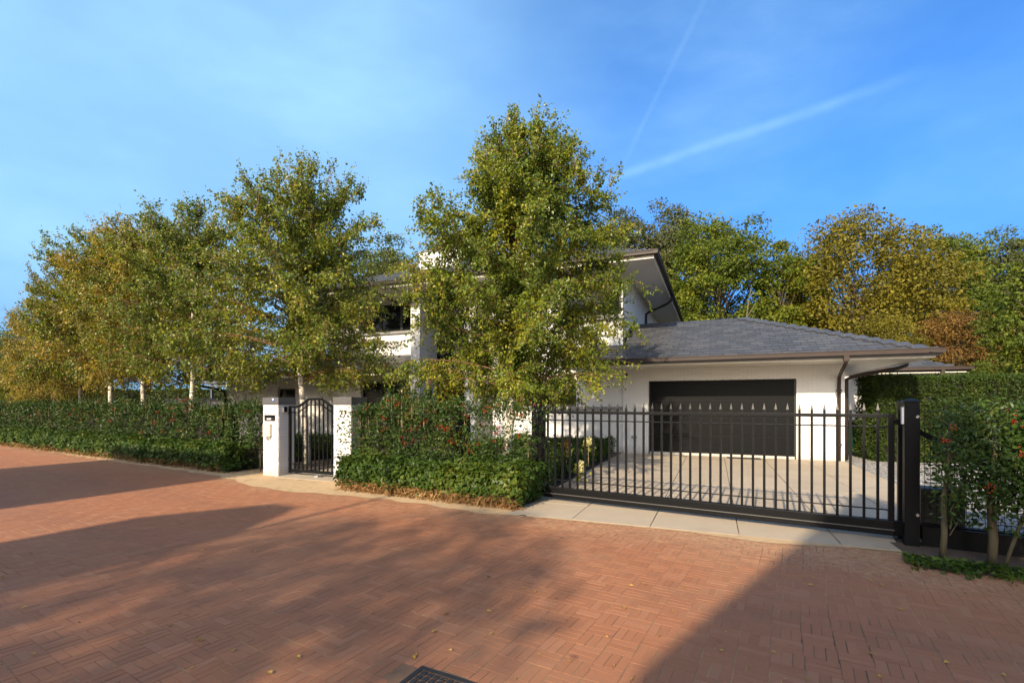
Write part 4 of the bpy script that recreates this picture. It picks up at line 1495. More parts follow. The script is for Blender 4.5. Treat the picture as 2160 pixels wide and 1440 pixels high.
# ================================================================== VEGETATION
def box_foliage(rng, L, T, H, n, z0=0.0, jit=.09, lump=.06, faces='ftlrb', wts=None):
    """points on a lumpy box hedge (front y=0 faces -y): P, outward N"""
    areas = dict(f=L * (H - z0), b=L * (H - z0), t=L * T, l=T * (H - z0), r=T * (H - z0))
    if wts:
        for k in wts:
            areas[k] *= wts[k]
    tot = sum(areas[k] for k in faces)
    PP, NN = [], []
    for k in faces:
        m = max(1, int(n * areas[k] / tot))
        u, v = rng.uniform(0, 1, m), rng.uniform(0, 1, m)
        if k in 'fb':
            P = np.stack([u * L, np.full(m, 0 if k == 'f' else T), z0 + v * (H - z0)], 1)
            N = np.array((0, -1 if k == 'f' else 1, 0.0))
        elif k == 't':
            P = np.stack([u * L, v * T, np.full(m, H)], 1)
            N = np.array((0, 0, 1.0))
        else:
            P = np.stack([np.full(m, 0 if k == 'l' else L), u * T, z0 + v * (H - z0)], 1)
            N = np.array((-1.0 if k == 'l' else 1.0, 0, 0))
        PP.append(P)
        NN.append(np.broadcast_to(N, P.shape).copy())
    P, N = np.concatenate(PP), np.concatenate(NN)
    ph = rng.uniform(0, 6, 8)
    lum = (np.sin(P[:, 0] * 4.1 + P[:, 2] * 3 + ph[0]) + np.sin(P[:, 0] * 7.7 - P[:, 2] * 5 + P[:, 1] * 6 + ph[1]) + np.sin(P[:, 0] * 1.7 + P[:, 1] * 4 + ph[2]) + np.sin(P[:, 2] * 9 + P[:, 0] * 2.3 + ph[3])) / 4
    dep = -np.abs(rng.normal(0, jit, len(P))) + lum * lump + rng.exponential(.025, len(P)) * (rng.random(len(P)) < .25)
    return P + N * dep[:, None] + rng.normal(0, .02, P.shape), N


def berries(rng, centers, name, parent, r=.0074, per=10, spread=.028):
    P = np.repeat(centers, per, 0) + rng.normal(0, spread, (len(centers) * per, 3))
    n = len(P)
    V = octv[None] * np.array((1, 1, 1.35)) * rng.uniform(r * .8, r * 1.25, (n, 1, 1)) + P[:, None, :]
    F = (np.arange(n)[:, None, None] * 6 + octf[None]).reshape(-1, 3)
    o = link(name, np_mesh(name, V.reshape(-1, 3), F), MAT['berry'], parent)
    o['kind'] = 'stuff'
    return o


def holly_hedge(loc, ang, L, T, H, n, label, group, seed, z0=.25, dens=None, nb=60, stems=10, core=True, coreL=None, core0=.12, leaf=.05, y0=.0, jit=.11, shell='ftlr'):
    rng = np.random.default_rng(seed)
    t = thing("holly_hedge", label, "hedge", (*loc, 0), ang, group)
    P, N = box_foliage(rng, L, T, H, n, z0, jit, .17, shell)
    if dens is not None:
        k = rng.random(len(P)) < dens(P)
        P, N = P[k], N[k]
    # uneven top
    P[:, 2] += (N[:, 2] > .5) * rng.exponential(.06, len(P)) * (.4 + .9 * (np.sin(P[:, 0] * 3.3 + seed) > 0)) - (P[:, 2] > H * .88) * rng.random(len(P)) * .12
    D = norm(N * .6 + rdir(rng, len(P)) * .9 + np.array((0, 0, .25)))
    NN = norm(N * .8 + rdir(rng, len(P)) * .8 + np.array((0, 0, .5)))
    link("foliage", leaf_mesh("foliage", P, D, NN, rng.uniform(leaf * .7, leaf * 1.25, len(P)), T_OVAL, .62), MAT['l_holly'], t)
    # twigs showing between the leaves
    m = max(40, int(L * 45))
    i = rng.integers(0, len(P), m)
    A_ = P[i] - N[i] * rng.uniform(.1, .3, (m, 1)) - np.array((0, 0, .12))
    link("twigs", stick_mesh("twigs", A_, P[i] + N[i] * .02, .004, .0018), MAT['paletwig'], t)["kind"] = 'stuff'
    # upright stems
    sx = rng.uniform(.1, L - .1, stems)
    A_ = np.stack([sx, np.full(stems, T * .5), np.zeros(stems)], 1)
    B_ = A_ + np.stack([rng.normal(0, .1, stems), rng.normal(0, .06, stems), np.full(stems, H * .8)], 1)
    for a_, b_ in zip(A_, B_):
        link("stem", stick_mesh("stem", [a_], [b_], .018, .008), MAT['hollybark'], t)
    if core:
        cL = coreL or L
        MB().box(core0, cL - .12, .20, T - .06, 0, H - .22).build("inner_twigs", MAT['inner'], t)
    if nb:
        cand = P[(N[:, 1] < -.5) | (N[:, 2] > .5)]
        cand = cand[cand[:, 2] > H * .5]
        berries(rng, cand[rng.integers(0, len(cand), nb)] + np.array((0, -.03, 0)), "berries", t)
    return t


def ivy_bank(loc, ang, L, T, H, n, label, group, seed, dry=1500, leaf=.062, faces='ftlr', name="ivy_bank"):
    rng = np.random.default_rng(seed)
    t = thing(name, label, "ivy", (*loc, 0), ang, group)
    P, N = box_foliage(rng, L, T, H, n, .10, .06, .09, faces)
    # round the top edge and pull the foot in
    f = N[:, 1] < -.5
    P[:, 1] += np.where(f, np.clip((P[:, 2] - H * .7) / (H * .3), 0, 1) ** 2 * .16 + np.clip((.22 - P[:, 2]) / .22, 0, 1) * .10, 0)
    thin = (P[:, 2] < .22) & f & (rng.random(len(P)) < .60) & (np.sin(P[:, 0] * 1.9 + seed) > -.75)
    P, N = P[~thin], N[~thin]
    D = norm(np.array((0, 0, -.75)) + N * .45 + rdir(rng, len(P)) * .7)
    NN = norm(N + np.array((0, 0, .55)) + rdir(rng, len(P)) * .5)
    link("foliage", leaf_mesh("foliage", P, D, NN, rng.uniform(leaf * .6, leaf * 1.25, len(P)), T_IVY, .9), MAT['l_ivy'], t)
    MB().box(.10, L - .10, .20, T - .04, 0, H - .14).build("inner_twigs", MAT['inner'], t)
    if dry:
        A_ = np.stack([rng.uniform(.0, L, dry), rng.uniform(-.03, .16, dry), rng.uniform(0, .20, dry)], 1)
        D = norm(np.stack([rng.normal(0, .7, dry), rng.normal(-.35, .35, dry), rng.normal(-.35, .5, dry)], 1))
        o = link("dry_stems", leaf_mesh("dry_stems", A_, D, rdir(rng, dry), rng.uniform(.06, .17, dry), T_SLIM, .075), MAT['dry'], t)
        o['kind'] = 'stuff'
    return t


# left: ivy bank and holly behind it
LA = math.atan2(-0.494, 0.869)
lp_ = np.array((-6.64, 11.15))
le = np.array((0.869, -0.494))
ln = np.array((0.494, 0.869))
LL = 20.0
p = lp_ - le * LL
ivy_bank(tuple(p), LA, LL, .95, .66, 30000, "long ivy bank along the road left of the letterbox pier", "ivy banks under the holly hedges", 31, dry=2600, leaf=.075)
p = lp_ - le * (LL - .1) + ln * .3
holly_hedge(tuple(p), LA, LL + .55, .7, 1.56, 36000, "long clipped holly hedge behind the ivy left of the letterbox pier", "holly hedges along the road", 32, z0=.55, nb=150, stems=26, coreL=LL - .9, leaf=.062)

# middle: between garden gate and sliding gate
ca_ = np.array((-3.27, 9.07))
cb_ = np.array((0.10, 7.24))
ce = norm(cb_ - ca_)
cn = np.array((-ce[1], ce[0]))
CA = math.atan2(ce[1], ce[0])
CLn = float(np.linalg.norm(cb_ - ca_))
ivy_bank(tuple(ca_), CA, CLn, 1.0, .62, 13000, "dense green ivy bank with dry stems between garden gate and sliding gate", "ivy banks under the holly hedges", 33, dry=2200, leaf=.066)
p = ca_ + cn * .30 - ce * .34
holly_hedge(tuple(p), CA, CLn + .36, .72, 1.62, 17000, "holly hedge with red berries between garden gate and sliding gate", "holly hedges along the road", 34, z0=.5,
            dens=lambda P: np.where(P[:, 0] > 2.75, np.where(P[:, 2] > 1.25, .42, .80), np.where(P[:, 0] < .34, np.where(P[:, 2] > 1.2, .07, .22), 1.0)) * np.where(P[:, 0] > 3.85, .25, 1.0), nb=105, stems=9, coreL=2.8, core0=.42, leaf=.052)

# right: open holly with visible stems
rng = np.random.default_rng(36)
hb = thing("holly_bush", "open holly shrub with red berries and bare stems right of the gate", "bush", (*on_gate(4.95, -.62, 0)[:2], 0), GA_)
NC = 260
n = 28000
cl_ = np.stack([rng.uniform(.0, 3.3, NC), rng.normal(0, .17, NC), rng.uniform(.42, 1.56, NC)], 1)
ci = rng.integers(0, NC, n)
P = cl_[ci] + rng.normal(0, .13, (n, 3))
P = P[(P[:, 2] > .33) & (P[:, 2] < 1.66) & (P[:, 0] > -.12)]
D = norm(rdir(rng, len(P)) + np.array((0, -.3, .1)))
link("foliage", leaf_mesh("foliage", P, D, norm(rdir(rng, len(P)) * .8 + np.array((0, -.4, .8))), rng.uniform(.034, .062, len(P)), T_OVAL, .62), MAT['l_holly'], hb)
for (x, y, r, lean) in ((.0, 0, .030, .06), (.38, .02, .042, .02), (.46, -.03, .018, .35), (1.1, .03, .035, -.05), (1.7, 0, .035, .04), (2.3, .02, .03, .02)):
    MB().tube([(x, y, 0), (x + lean * .15 + .01, y + .01, .25), (x + lean * .5 - .02, y, .6), (x + lean * .8, y - .02, 1.0), (x + lean, y + .02, 1.45)], [r, r * .92, r * .8, r * .6, r * .25], 8).build("stem", MAT['hollybark'], hb, smooth=True)
sxs = np.array((.06, .40, .75, 1.1, 1.65, 2.35))
B_ = cl_.copy()
A_ = np.stack([sxs[np.abs(B_[:, 0:1] - sxs[None]).argmin(1)], np.zeros(NC), np.maximum(.25, B_[:, 2] - .22)], 1)
link("twigs", stick_mesh("twigs", A_, B_, .0055, .002), MAT['hollybark'], hb)["kind"] = 'stuff'
berries(rng, cl_[rng.integers(0, NC, 46)] + np.array((0, -.12, 0)) + rng.normal(0, .05, (46, 3)), "berries", hb, .0075, 12, .026)
# ground cover below it
rng = np.random.default_rng(37)
n = 2600
gx = rng.uniform(-.35, 3.2, n)
gy = rng.normal(-.36, .10, n)
P = np.stack([gx, gy, .02 + .07 * rng.random(n) * np.exp(-((gy + .36) / .14) ** 2)], 1)
o = thing("ground_ivy", "low patch of ground ivy at the foot of the holly by the road", "ground cover", (*on_gate(4.95, -.62, 0)[:2], .0), GA_)
k = link("foliage", leaf_mesh("foliage", P, norm(rdir(rng, n) + np.array((0, -.4, .2))), norm(rdir(rng, n) * .5 + np.array((0, -.2, 1))), rng.uniform(.03, .06, n), T_IVY, .95), MAT['l_ivy'], o)
k['kind'] = 'stuff'

# bed left of the driveway, inside the gate
ivy_bank(hw(-9.4, -7.55), HA, 3.2, 6.6, .54, 22000, "low clipped ivy bed beside the driveway behind the sliding gate", None, 38, dry=0, leaf=.07, faces='ftr', name="ivy_bed")
# small hedge seen through the garden gate
ivy_bank((-6.0, 13.35), math.atan2(.8, .6), 3.8, .8, .66, 6500, "small clipped hedge seen through the bars of the garden gate", None, 39, dry=0, leaf=.06, name="low_hedge")
# hydrangeas
hy = np.random.default_rng(40)
for (px, py, Yd, mt, lab, rr_, up) in ((1195, 936, 10.1, 'p_brown', "dried brown hydrangea head standing above the ivy bed", .085, 1.15),
                                     (1241, 931, 10.0, 'p_cream', "pale green hydrangea head standing tallest in the ivy bed", .085, 1.0),
                                     (1226, 983, 9.4, 'p_cream', "creamy yellow hydrangea head hanging low in front of the ivy bed", .085, 1.25)):
    x, z = (px - 1080) / 1024 * Yd, 1.6 - (py - 851) / 1024 * Yd
    t = thing("hydrangea", lab, "flower", (x, Yd, .3), 0, "hydrangeas in the ivy bed")
    n = 260
    v = rdir(hy, n)
    v[:, 2] *= up
    P = v * rr_ + np.array((0, 0, z - .3))
    link("flower_head", leaf_mesh("flower_head", P, norm(rdir(hy, n)), v, .028, T_KITE, .9), MAT[mt], t)
    link("stem", stick_mesh("stem", [(0, 0, 0)], [(0, 0, z - .3)], .006, .004), MAT['paletwig'], t)
    n = 26
    P = np.stack([hy.normal(0, .08, n), hy.normal(0, .06, n), z - .3 + hy.uniform(-.25, .02, n)], 1)
    link("leaves", leaf_mesh("leaves", P, norm(rdir(hy, n) + np.array((0, -.3, -.3))), norm(rdir(hy, n) + np.array((0, -.8, .6))), hy.uniform(.08, .13, n), T_OVAL, .6), MAT['l_hydr'], t)

# yew hedge on the right
rng = np.random.default_rng(41)
yh = thing("yew_hedge", "tall clipped dark green yew hedge beside the gravel right of the garage", "hedge", (10.15, 13.45, 0), math.atan2(-.22, .97))
P, N = box_foliage(rng, 9, 1.3, 2.32, 60000, 0, .05, .05, 'ftl')
D = norm(N * .8 + rdir(rng, len(P)) * .8 + np.array((0, 0, .15)))
link("foliage", leaf_mesh("foliage", P, D, norm(N + rdir(rng, len(P)) * .8), rng.uniform(.05, .10, len(P)), T_SLIM, .42), MAT['l_yew'], yh)
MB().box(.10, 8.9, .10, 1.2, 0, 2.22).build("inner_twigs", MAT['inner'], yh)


# ---- birches
def birch(rng, H, zb, rad, lean, nleaf, leaf=.062, tr=.075, nb=80, tmpl=T_KITE, mat='l_birch', name="birch_tree", label="", loc=(0, 0), group="birches in a row behind the holly hedge"):
    """rad: function height->crown radius; lean: function height->axis offset (x,y)"""
    t = thing(name, label, "tree", (*loc, 0), 0, group)
    zs = np.linspace(0, H * .97, 12)
    ax = np.array([lean(z) for z in zs])
    pts = [(a[0] + rng.normal(0, .012), a[1] + rng.normal(0, .012), z) for a, z in zip(ax, zs)]
    MB().tube(pts, [max(.006, tr * (1 - z / H) ** .8 + .004) for z in zs], 10).build("trunk", MAT['birchbark'], t, smooth=True)
    sa, sb, ra, rb = [], [], [], []
    LP, LD = [], []
    twA, twB = [], []
    for b in range(nb):
        f = (b + rng.random()) / nb
        he = zb + (H * .985 - zb) * f ** .92           # height of the branch end
        az = b * 2.39996 + rng.normal(0, .35)
        r_end = rad(he) * (rng.uniform(.66, 1.06) if rng.random() < .78 else rng.uniform(.25, .7))
        rise = (.25 + 1.0 * f) * rng.uniform(.7, 1.3) * (H / 7.5)
        hs = max(zb * .82, he - rise)
        a0 = np.array((*lean(hs), hs))
        e = np.array((*lean(he), he)) + np.array((math.cos(az) * r_end, math.sin(az) * r_end, 0))
        ctrl = a0 * .45 + e * .55 + np.array((0, 0, .22 * (1 - f) + .02))
        s = np.linspace(0, 1, 6)[:, None]
        crv = (1 - s) ** 2 * a0 + 2 * s * (1 - s) * ctrl + s ** 2 * e
        br = .022 * (1 - f * .6)
        for i in range(5):
            sa.append(crv[i]); sb.append(crv[i + 1])
            ra.append(br * (1 - i / 5.5)); rb.append(br * (1 - (i + 1) / 5.5))
        blen = np.linalg.norm(e - a0)
        nt = int(8 + 13 * blen)
        for k in range(nt):
            u = rng.uniform(.22, 1.0) ** .75
            i = min(4, int(u * 5))
            q = crv[i] + (crv[i + 1] - crv[i]) * (u * 5 - i)
            bd = norm(crv[i + 1] - crv[i])
            droop = np.array((0, 0, -.75 * (1 - f) ** 1.3 + .42 * f))
            td = norm(bd * .55 + rng.normal(0, .55, 3) + droop)
            tl = rng.uniform(.22, .55) * (.8 + .4 * (1 - f))
            e2 = q + td * tl + np.array((0, 0, -.10 * (1 - f)))
            twA.append(q); twB.append(e2)
    for k in range(int(nb * 5)):
        z = zb + (H * .9 - zb) * rng.random()
        a = np.array((*lean(z), z))
        az = rng.uniform(0, 6.283)
        ln_ = rng.uniform(.25, .8) * min(1, .35 + rad(z) * .4)
        twA.append(a + np.array((math.cos(az), math.sin(az), 0)) * .05)
        twB.append(a + np.array((math.cos(az) * ln_, math.sin(az) * ln_, rng.uniform(-.1, .35))))
    # upright whips over the crown
    for k in range(int(nb * .5)):
        z = H * rng.uniform(.80, .99)
        az = rng.uniform(0, 6.283)
        rr_ = rad(z) * rng.uniform(.2, 1.0)
        a = np.array((*lean(z), z)) + np.array((math.cos(az) * rr_, math.sin(az) * rr_, -.15))
        for q_ in range(3):
            twA.append(a)
            twB.append(a + np.array((rng.normal(0, .10) + .15 * math.cos(az), rng.normal(0, .10) + .15 * math.sin(az), rng.uniform(.25, .55))))
    twA, twB = np.array(twA), np.array(twB)
    i = rng.integers(0, len(twA), nleaf)
    u = rng.uniform(.1, 1.05, nleaf)[:, None]
    P = twA[i] + (twB[i] - twA[i]) * u + rng.normal(0, .035, (nleaf, 3))
    td = norm(twB[i] - twA[i])
    D = norm(td * .35 + rng.normal(0, .55, (nleaf, 3)) + np.array((0, 0, -.55)))
    outw = P - np.array([(*lean(z), z) for z in P[:, 2]])
    N = norm(norm(outw + 1e-6) * .5 + rng.normal(0, .7, (nleaf, 3)) + np.array((0, 0, .35)))
    link("crown", leaf_mesh("crown", P, D, N, leaf * (.5 + .75 * rng.random(nleaf)), tmpl, .82), MAT[mat], t)
    bme = stick_mesh("branches", np.array(sa), np.array(sb), np.array(ra), np.array(rb))
    link("branches", bme, MAT['birchtwig'], t)
    link("twigs", stick_mesh("twigs", twA, twB, .0042, .0018), MAT['birchtwig'], t)["kind"] = 'stuff'
    return t


def prof_fn(pts):
    z = [p[0] for p in pts]
    r = [p[1] for p in pts]
    return lambda h: float(np.interp(h, z, r))


# the tall one before the entrance
rad3 = prof_fn([(1.4, 1.5), (2.1, 2.0), (2.8, 2.25), (3.8, 2.28), (4.8, 2.15), (5.6, 1.9), (6.3, 1.5), (6.9, .8), (7.5, .15)])
lx3 = prof_fn([(0, 0), (1.5, .24), (3, .32), (4, .34), (5, .34), (6, .58), (7, .48), (7.6, .85)])
birch(np.random.default_rng(51), 7.1, 1.85, rad3, lambda z: (lx3(z), 0.0), 165000, .057, .085, 140, T_KITE, 'l_birch', label="tallest birch with dense yellow green crown standing before the entrance", loc=(-.22, 9.85))
rad2 = prof_fn([(1.7, 2.1), (2.3, 2.65), (3.2, 2.8), (4.4, 2.65), (5.6, 2.45), (6.6, 2.0), (7.4, 1.4), (8.0, .5)])
birch(np.random.default_rng(52), 7.75, 2.35, rad2, lambda z: (-.35 * min(z, 4) / 4 + .35 * max(0, z - 4) / 4, 0.1 * z / 8), 88000, .070, .09, 160, T_KITE, 'l_birch', label="broad birch above the garden gate, its drooping crown hiding the upper floor", loc=(-5.45, 12.95))
radr = prof_fn([(1.7, 1.8), (2.4, 2.6), (3.6, 2.8), (5.0, 2.6), (6.2, 2.3), (7.3, 1.85), (8.2, 1.1), (8.8, .3)])
b4 = birch(np.random.default_rng(53), 8.0, 2.75, radr, lambda z: (.1 * z / 8, .05 * z / 8), 60000, .075, .085, 120, T_KITE, 'l_birch', label="green birch standing before the low white garden wall", loc=(-10.63, 16.06))
b5 = birch(np.random.default_rng(54), 8.35, 2.45, radr, lambda z: (-.15 * z / 8, .05 * z / 8), 60000, .078, .085, 120, T_KITE, 'l_birchgold', label="birch turning yellow, next left of the one before the low wall", loc=(-13.5, 17.8))
copy_tree(b4, (-15.9, 19.25, 0), 2.1, "birch with a slim white trunk, middle of the row left of the low wall", (1, 1, 1.04))
copy_tree(b5, (-18.4, 20.75, 0), 1.2, "golden birch, second from the left end of the row", (.85, .85, .92))
copy_tree(b5, (-21.2, 22.45, 0), 3.6, "small golden birch at the left end of the row", (.82, .82, .77))
copy_tree(b4, (-24.6, 24.6, 0), 4.4, "birch fading into the hedge at the far left of the photograph", (.8, .8, .50))


# ---- background trees
def crown_tree(rng, H, Rw, zc, mat, nleaf, leaf, label, loc, name="broadleaf_tree", group="trees behind the house", nclump=70, shape=1.0, clumpr=.24, trunkr=None, bark='bark', rag=.22, gone=False):
    t = thing(name, label, "tree", (*loc, 0), 0, group)
    Hc = (H - zc) / 2
    cen = np.array((0, 0, zc + Hc))
    v = rdir(rng, nclump)
    v[:, 2] = np.clip(v[:, 2] * 1.0, -1, 1)
    rr = rng.uniform(.45, 1.0, nclump) ** .6
    up = (v[:, 2] * rr + 1) / 2
    tap = 1 - (up ** 2) * (1 - shape) * .8
    C = cen + v * rr[:, None] * np.array((Rw, Rw, Hc)) * np.stack([tap, tap, np.ones(nclump)], 1) * (1 + rng.normal(0, rag * .35, (nclump, 1)))
    cr = clumpr * Rw * rng.uniform(.6, 1.35, nclump)
    i = rng.integers(0, nclump, nleaf)
    w_ = rdir(rng, nleaf)
    w_[:, 2] = np.where(rng.random(nleaf) < .65, np.abs(w_[:, 2]), w_[:, 2])
    P = C[i] + w_ * (cr[i] * rng.uniform(.35, 1.12, nleaf) ** .6)[:, None] * np.array((1.12, 1.12, .9))
    N = norm(w_ * .7 + rdir(rng, nleaf) * .7 + np.array((0, 0, .3)))
    D = norm(rdir(rng, nleaf) + np.array((0, 0, -.3)) + w_ * .5)
    link("crown", leaf_mesh("crown", P, D, N, leaf * (.5 + .85 * rng.random(nleaf) ** 1.4), T_KITE, .85), MAT[mat], t)
    tr = trunkr or H * .016
    top = zc + Hc * 1.2
    pts = [(0, 0, 0), (.02 * H, 0, top * .3), (.0, .01 * H, top * .6), (.015 * H, 0, top)]
    MB().tube(pts, [tr * 1.3, tr, tr * .7, tr * .2], 9).build("trunk", MAT[bark], t, smooth=True)
    k = np.arange(0, nclump, 2)
    A_ = np.stack([np.zeros(len(k)), np.zeros(len(k)), np.clip(C[k, 2] - Hc * .55, zc * .8, top * .95)], 1)
    link("branches", stick_mesh("branches", A_, C[k], tr * .32, tr * .06), MAT[bark], t)
    return t


def bg(px, ytop, Yd, wpx, mat, seed, label, nleaf=15000, leaf=.17, zcf=.22, **kw):
    nleaf = int(nleaf * 2.3)
    leaf *= 1.05
    kw['nclump'] = int(kw.get('nclump', 70) * 1.7)
    x = (px - 1080) / 1024 * Yd
    H = 1.6 + (851 - ytop) / 1024 * Yd
    Rw = wpx / 2 / 1024 * Yd
    return crown_tree(np.random.default_rng(seed), H, Rw, H * zcf, mat, nleaf, leaf, label, (x, Yd), **kw)


bg(822, 506, 44, 150, 'l_poplar', 61, "slim pale green poplar rising left of the chimney", 17000, .18, .12, shape=.5, clumpr=.34, rag=.1, name="poplar_tree")
bg(940, 490, 47, 175, 'l_poplar', 62, "pale green poplar rising right behind the white chimney", 17000, .18, .12, shape=.6, clumpr=.32, rag=.1, name="poplar_tree")
bg(700, 540, 50, 170, 'l_poplar', 77, "poplar mostly hidden behind the broad birch", 8000, .22, .15, shape=.5, clumpr=.3, name="poplar_tree")
bg(1325, 446, 36, 190, 'l_ash', 63, "grey green ash tree showing over the upper gutter beside the tallest birch", 17000, .16, .15, rag=.10, nclump=110)
bg(1415, 432, 38, 150, 'l_ash', 64, "tallest grey green ash tree behind the corner of the upper roof", 17000, .16, .15, rag=.10, nclump=110)
bg(1515, 455, 31, 215, 'l_beech', 65, "yellow green beech right of the upper eave", 20000, .16, .16, rag=.2, nclump=120)
bg(1640, 515, 31, 150, 'l_beech', 66, "smaller yellow green beech with pale leaning stem over the garage ridge", 13000, .15, .12, rag=.2, nclump=90)
bg(1725, 575, 40, 170, 'l_green', 67, "dark green tree in the gap behind the garage ridge", 9000, .2, .1)
bg(1810, 480, 31, 330, 'l_maple', 68, "big ochre maple behind the garage hip", 26000, .17, .14, nclump=120, rag=.14)
bg(1965, 502, 36, 210, 'l_green', 69, "round green oak between the ochre maple and the right edge", 15000, .18, .14)
bg(2085, 500, 38, 220, 'l_green', 70, "broad green oak behind the clipped rust brown hornbeam", 15000, .18, .14)
bg(2190, 492, 34, 190, 'l_ash', 71, "grey green tree at the right edge of the photograph", 13000, .18, .14)
bg(2215, 540, 15.5, 210, 'l_beech', 72, "near tree with yellow leaves hanging in from the right edge", 9000, .10, .25, rag=.3)
bg(1868, 668, 25, 140, 'l_maple', 73, "clipped hornbeam turning yellow brown behind the garage hip", 15000, .09, .1, clumpr=.36, nclump=90, rag=.05, name="hornbeam_tree", group="clipped hornbeams")
bg(2022, 655, 24, 140, 'l_rust', 74, "clipped rust brown hornbeam behind the yew hedge", 15000, .09, .1, clumpr=.36, nclump=90, rag=.05, name="hornbeam_tree", group="clipped hornbeams")
bg(2110, 755, 22, 170, 'l_green', 75, "low green shrub behind the right part of the yew hedge", 7000, .09, .02, name="garden_shrub", group=None)
bg(5, 690, 33, 150, 'l_green', 76, "rounded hedge tree at the left edge beyond the birches", 12000, .12, .02, clumpr=.34, rag=.08, name="hedge_tree", group=None)
bs_ = thing("bare_shrub", "bare twiggy tree top showing left of the golden birches", "tree", (-28.5, 29, 0), 0)
rng = np.random.default_rng(78)
A_, B_ = [], []
for k in range(70):
    a = np.array((rng.normal(0, .3), rng.normal(0, .3), rng.uniform(3, 6)))
    d = norm(np.array((rng.normal(-.2, .55), rng.normal(0, .5), 1.0)))
    e = a + d * rng.uniform(1, 2.4)
    e[2] = min(e[2], 8.3)
    A_.append(a); B_.append(e)
    for j in range(4):
        q = a + (e - a) * rng.uniform(.3, .95)
        A_.append(q); B_.append(q + norm(d + rng.normal(0, .6, 3)) * rng.uniform(.3, .8))
link("branches", stick_mesh("branches", A_, B_, .02, .006), MAT['bark'], bs_)
MB().tube([(0, 0, 0), (.1, 0, 3), (0, .1, 5)], [.14, .1, .04], 8).build("trunk", MAT['bark'], bs_)
# pale leaning stem over the garage ridge
ps = thing("leaning_stem", "pale thin leaning tree stem in front of the beeches above the garage ridge", "tree", ((1573 - 1080) / 1024 * 27.6, 27.6, 0), 0)
MB().tube([(0, 0, 0), (0, 0, 4), (.0, 0, 6.0), (.18, .1, 7.2), (.40, .1, 8.4)], [.10, .085, .06, .04, .012], 8).build("trunk", MAT['hollybark'], ps, smooth=True)
link("branches", stick_mesh("branches", [(0, 0, 5.4), (.08, 0, 6.5)], [(.55, .1, 6.9), (.75, .2, 7.5)], .028, .008), MAT['hollybark'], ps)

# undergrowth closing the wood behind the trees
rng = np.random.default_rng(80)
n = 26000
ux = rng.uniform(-75, 80, n)
base = 3.2 + 1.6 * np.sin(ux * .21) + 1.0 * np.sin(ux * .53 + 1)
P = np.stack([ux, 50 + rng.normal(0, 1.5, n) + np.abs(ux) * -.05, rng.uniform(0, 1, n) ** .8 * base + .1], 1)
o = link("undergrowth", leaf_mesh("undergrowth", P, rdir(rng, n), norm(rdir(rng, n) + np.array((0, -.6, .5))), rng.uniform(.35, .75, n), T_KITE, .85), MAT['l_green'])
tag(o, kind='stuff')
rng = np.random.default_rng(82)
n = 14000
ux = rng.uniform(14, 62, n)
P = np.stack([ux, 41 - (ux - 14) * .12 + rng.normal(0, 1.2, n), rng.uniform(0, 1, n) * (6.0 + 1.2 * np.sin(ux * .4))], 1)
o = link("woodland_understorey", leaf_mesh("woodland_understorey", P, rdir(rng, n), norm(rdir(rng, n) + np.array((0, -.6, .5))), rng.uniform(.3, .6, n), T_KITE, .85), MAT['l_green'])
tag(o, kind='stuff')
# clipped hedge behind the carport and dark hedge behind the row of birches
rng = np.random.default_rng(81)
bh = thing("beech_hedge", "long clipped green hedge behind the carport and the row of birches", "hedge", (-46, 37.5, 0), math.atan2(-.2, .98))
P, N = box_foliage(rng, 34, 1.2, 2.5, 26000, 0, .1, .12, 'ft')
D = norm(N * .7 + rdir(rng, len(P)))
link("foliage", leaf_mesh("foliage", P, D, norm(N + rdir(rng, len(P))), rng.uniform(.09, .18, len(P)), T_KITE, .7), MAT['l_yew'], bh)
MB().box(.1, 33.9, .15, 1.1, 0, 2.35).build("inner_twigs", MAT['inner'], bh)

# ---- fallen leaves and small litter on the road
rng = np.random.default_rng(90)
n = 95
fx, fy = [], []
while len(fx) < n:
    px, py = rng.uniform(-50, 2200), 880 + 560 * rng.random() ** .8
    g = gnd(px, py)
    b = g[0] * BU[0] + g[1] * BU[1]
    if b < 6.2 and g[1] < 14:
        fx.append(g[0]); fy.append(g[1])
P = np.stack([fx, fy, np.full(n, .009)], 1)
D = rdir(rng, n) * np.array((1, 1, .12))
o = link("fallen_leaves", leaf_mesh("fallen_leaves", P, norm(D), norm(rdir(rng, n) * .25 + np.array((0, 0, 1))), rng.uniform(.018, .042, n), T_OVAL, .8), MAT['l_fallen'])
tag(o, kind='stuff')
#@@SHADE

# ================================================================== ACROSS THE STREET (behind the camera): what throws the shade on the road
def shade_from(px, py, h):
    """point at height h whose shadow falls on the road where the picture shows (px,py)"""
    g = gnd(px, py)
    k = h / math.tan(R(SUN_EL))
    return Vector((g[0] - math.sin(R(SUN_HEAD)) * k, g[1] - math.cos(R(SUN_HEAD)) * k, h))


# gabled house whose left verge draws the wedge at the lower right
sunh = Vector((math.sin(R(SUN_HEAD)), math.cos(R(SUN_HEAD)), 0))
side = Vector((sunh.y, -sunh.x, 0))
kk = 1 / math.tan(R(SUN_EL))


def lat(px, py):
    g = Vector((*gnd(px, py), 0))
    return g.dot(side), g.dot(sunh)


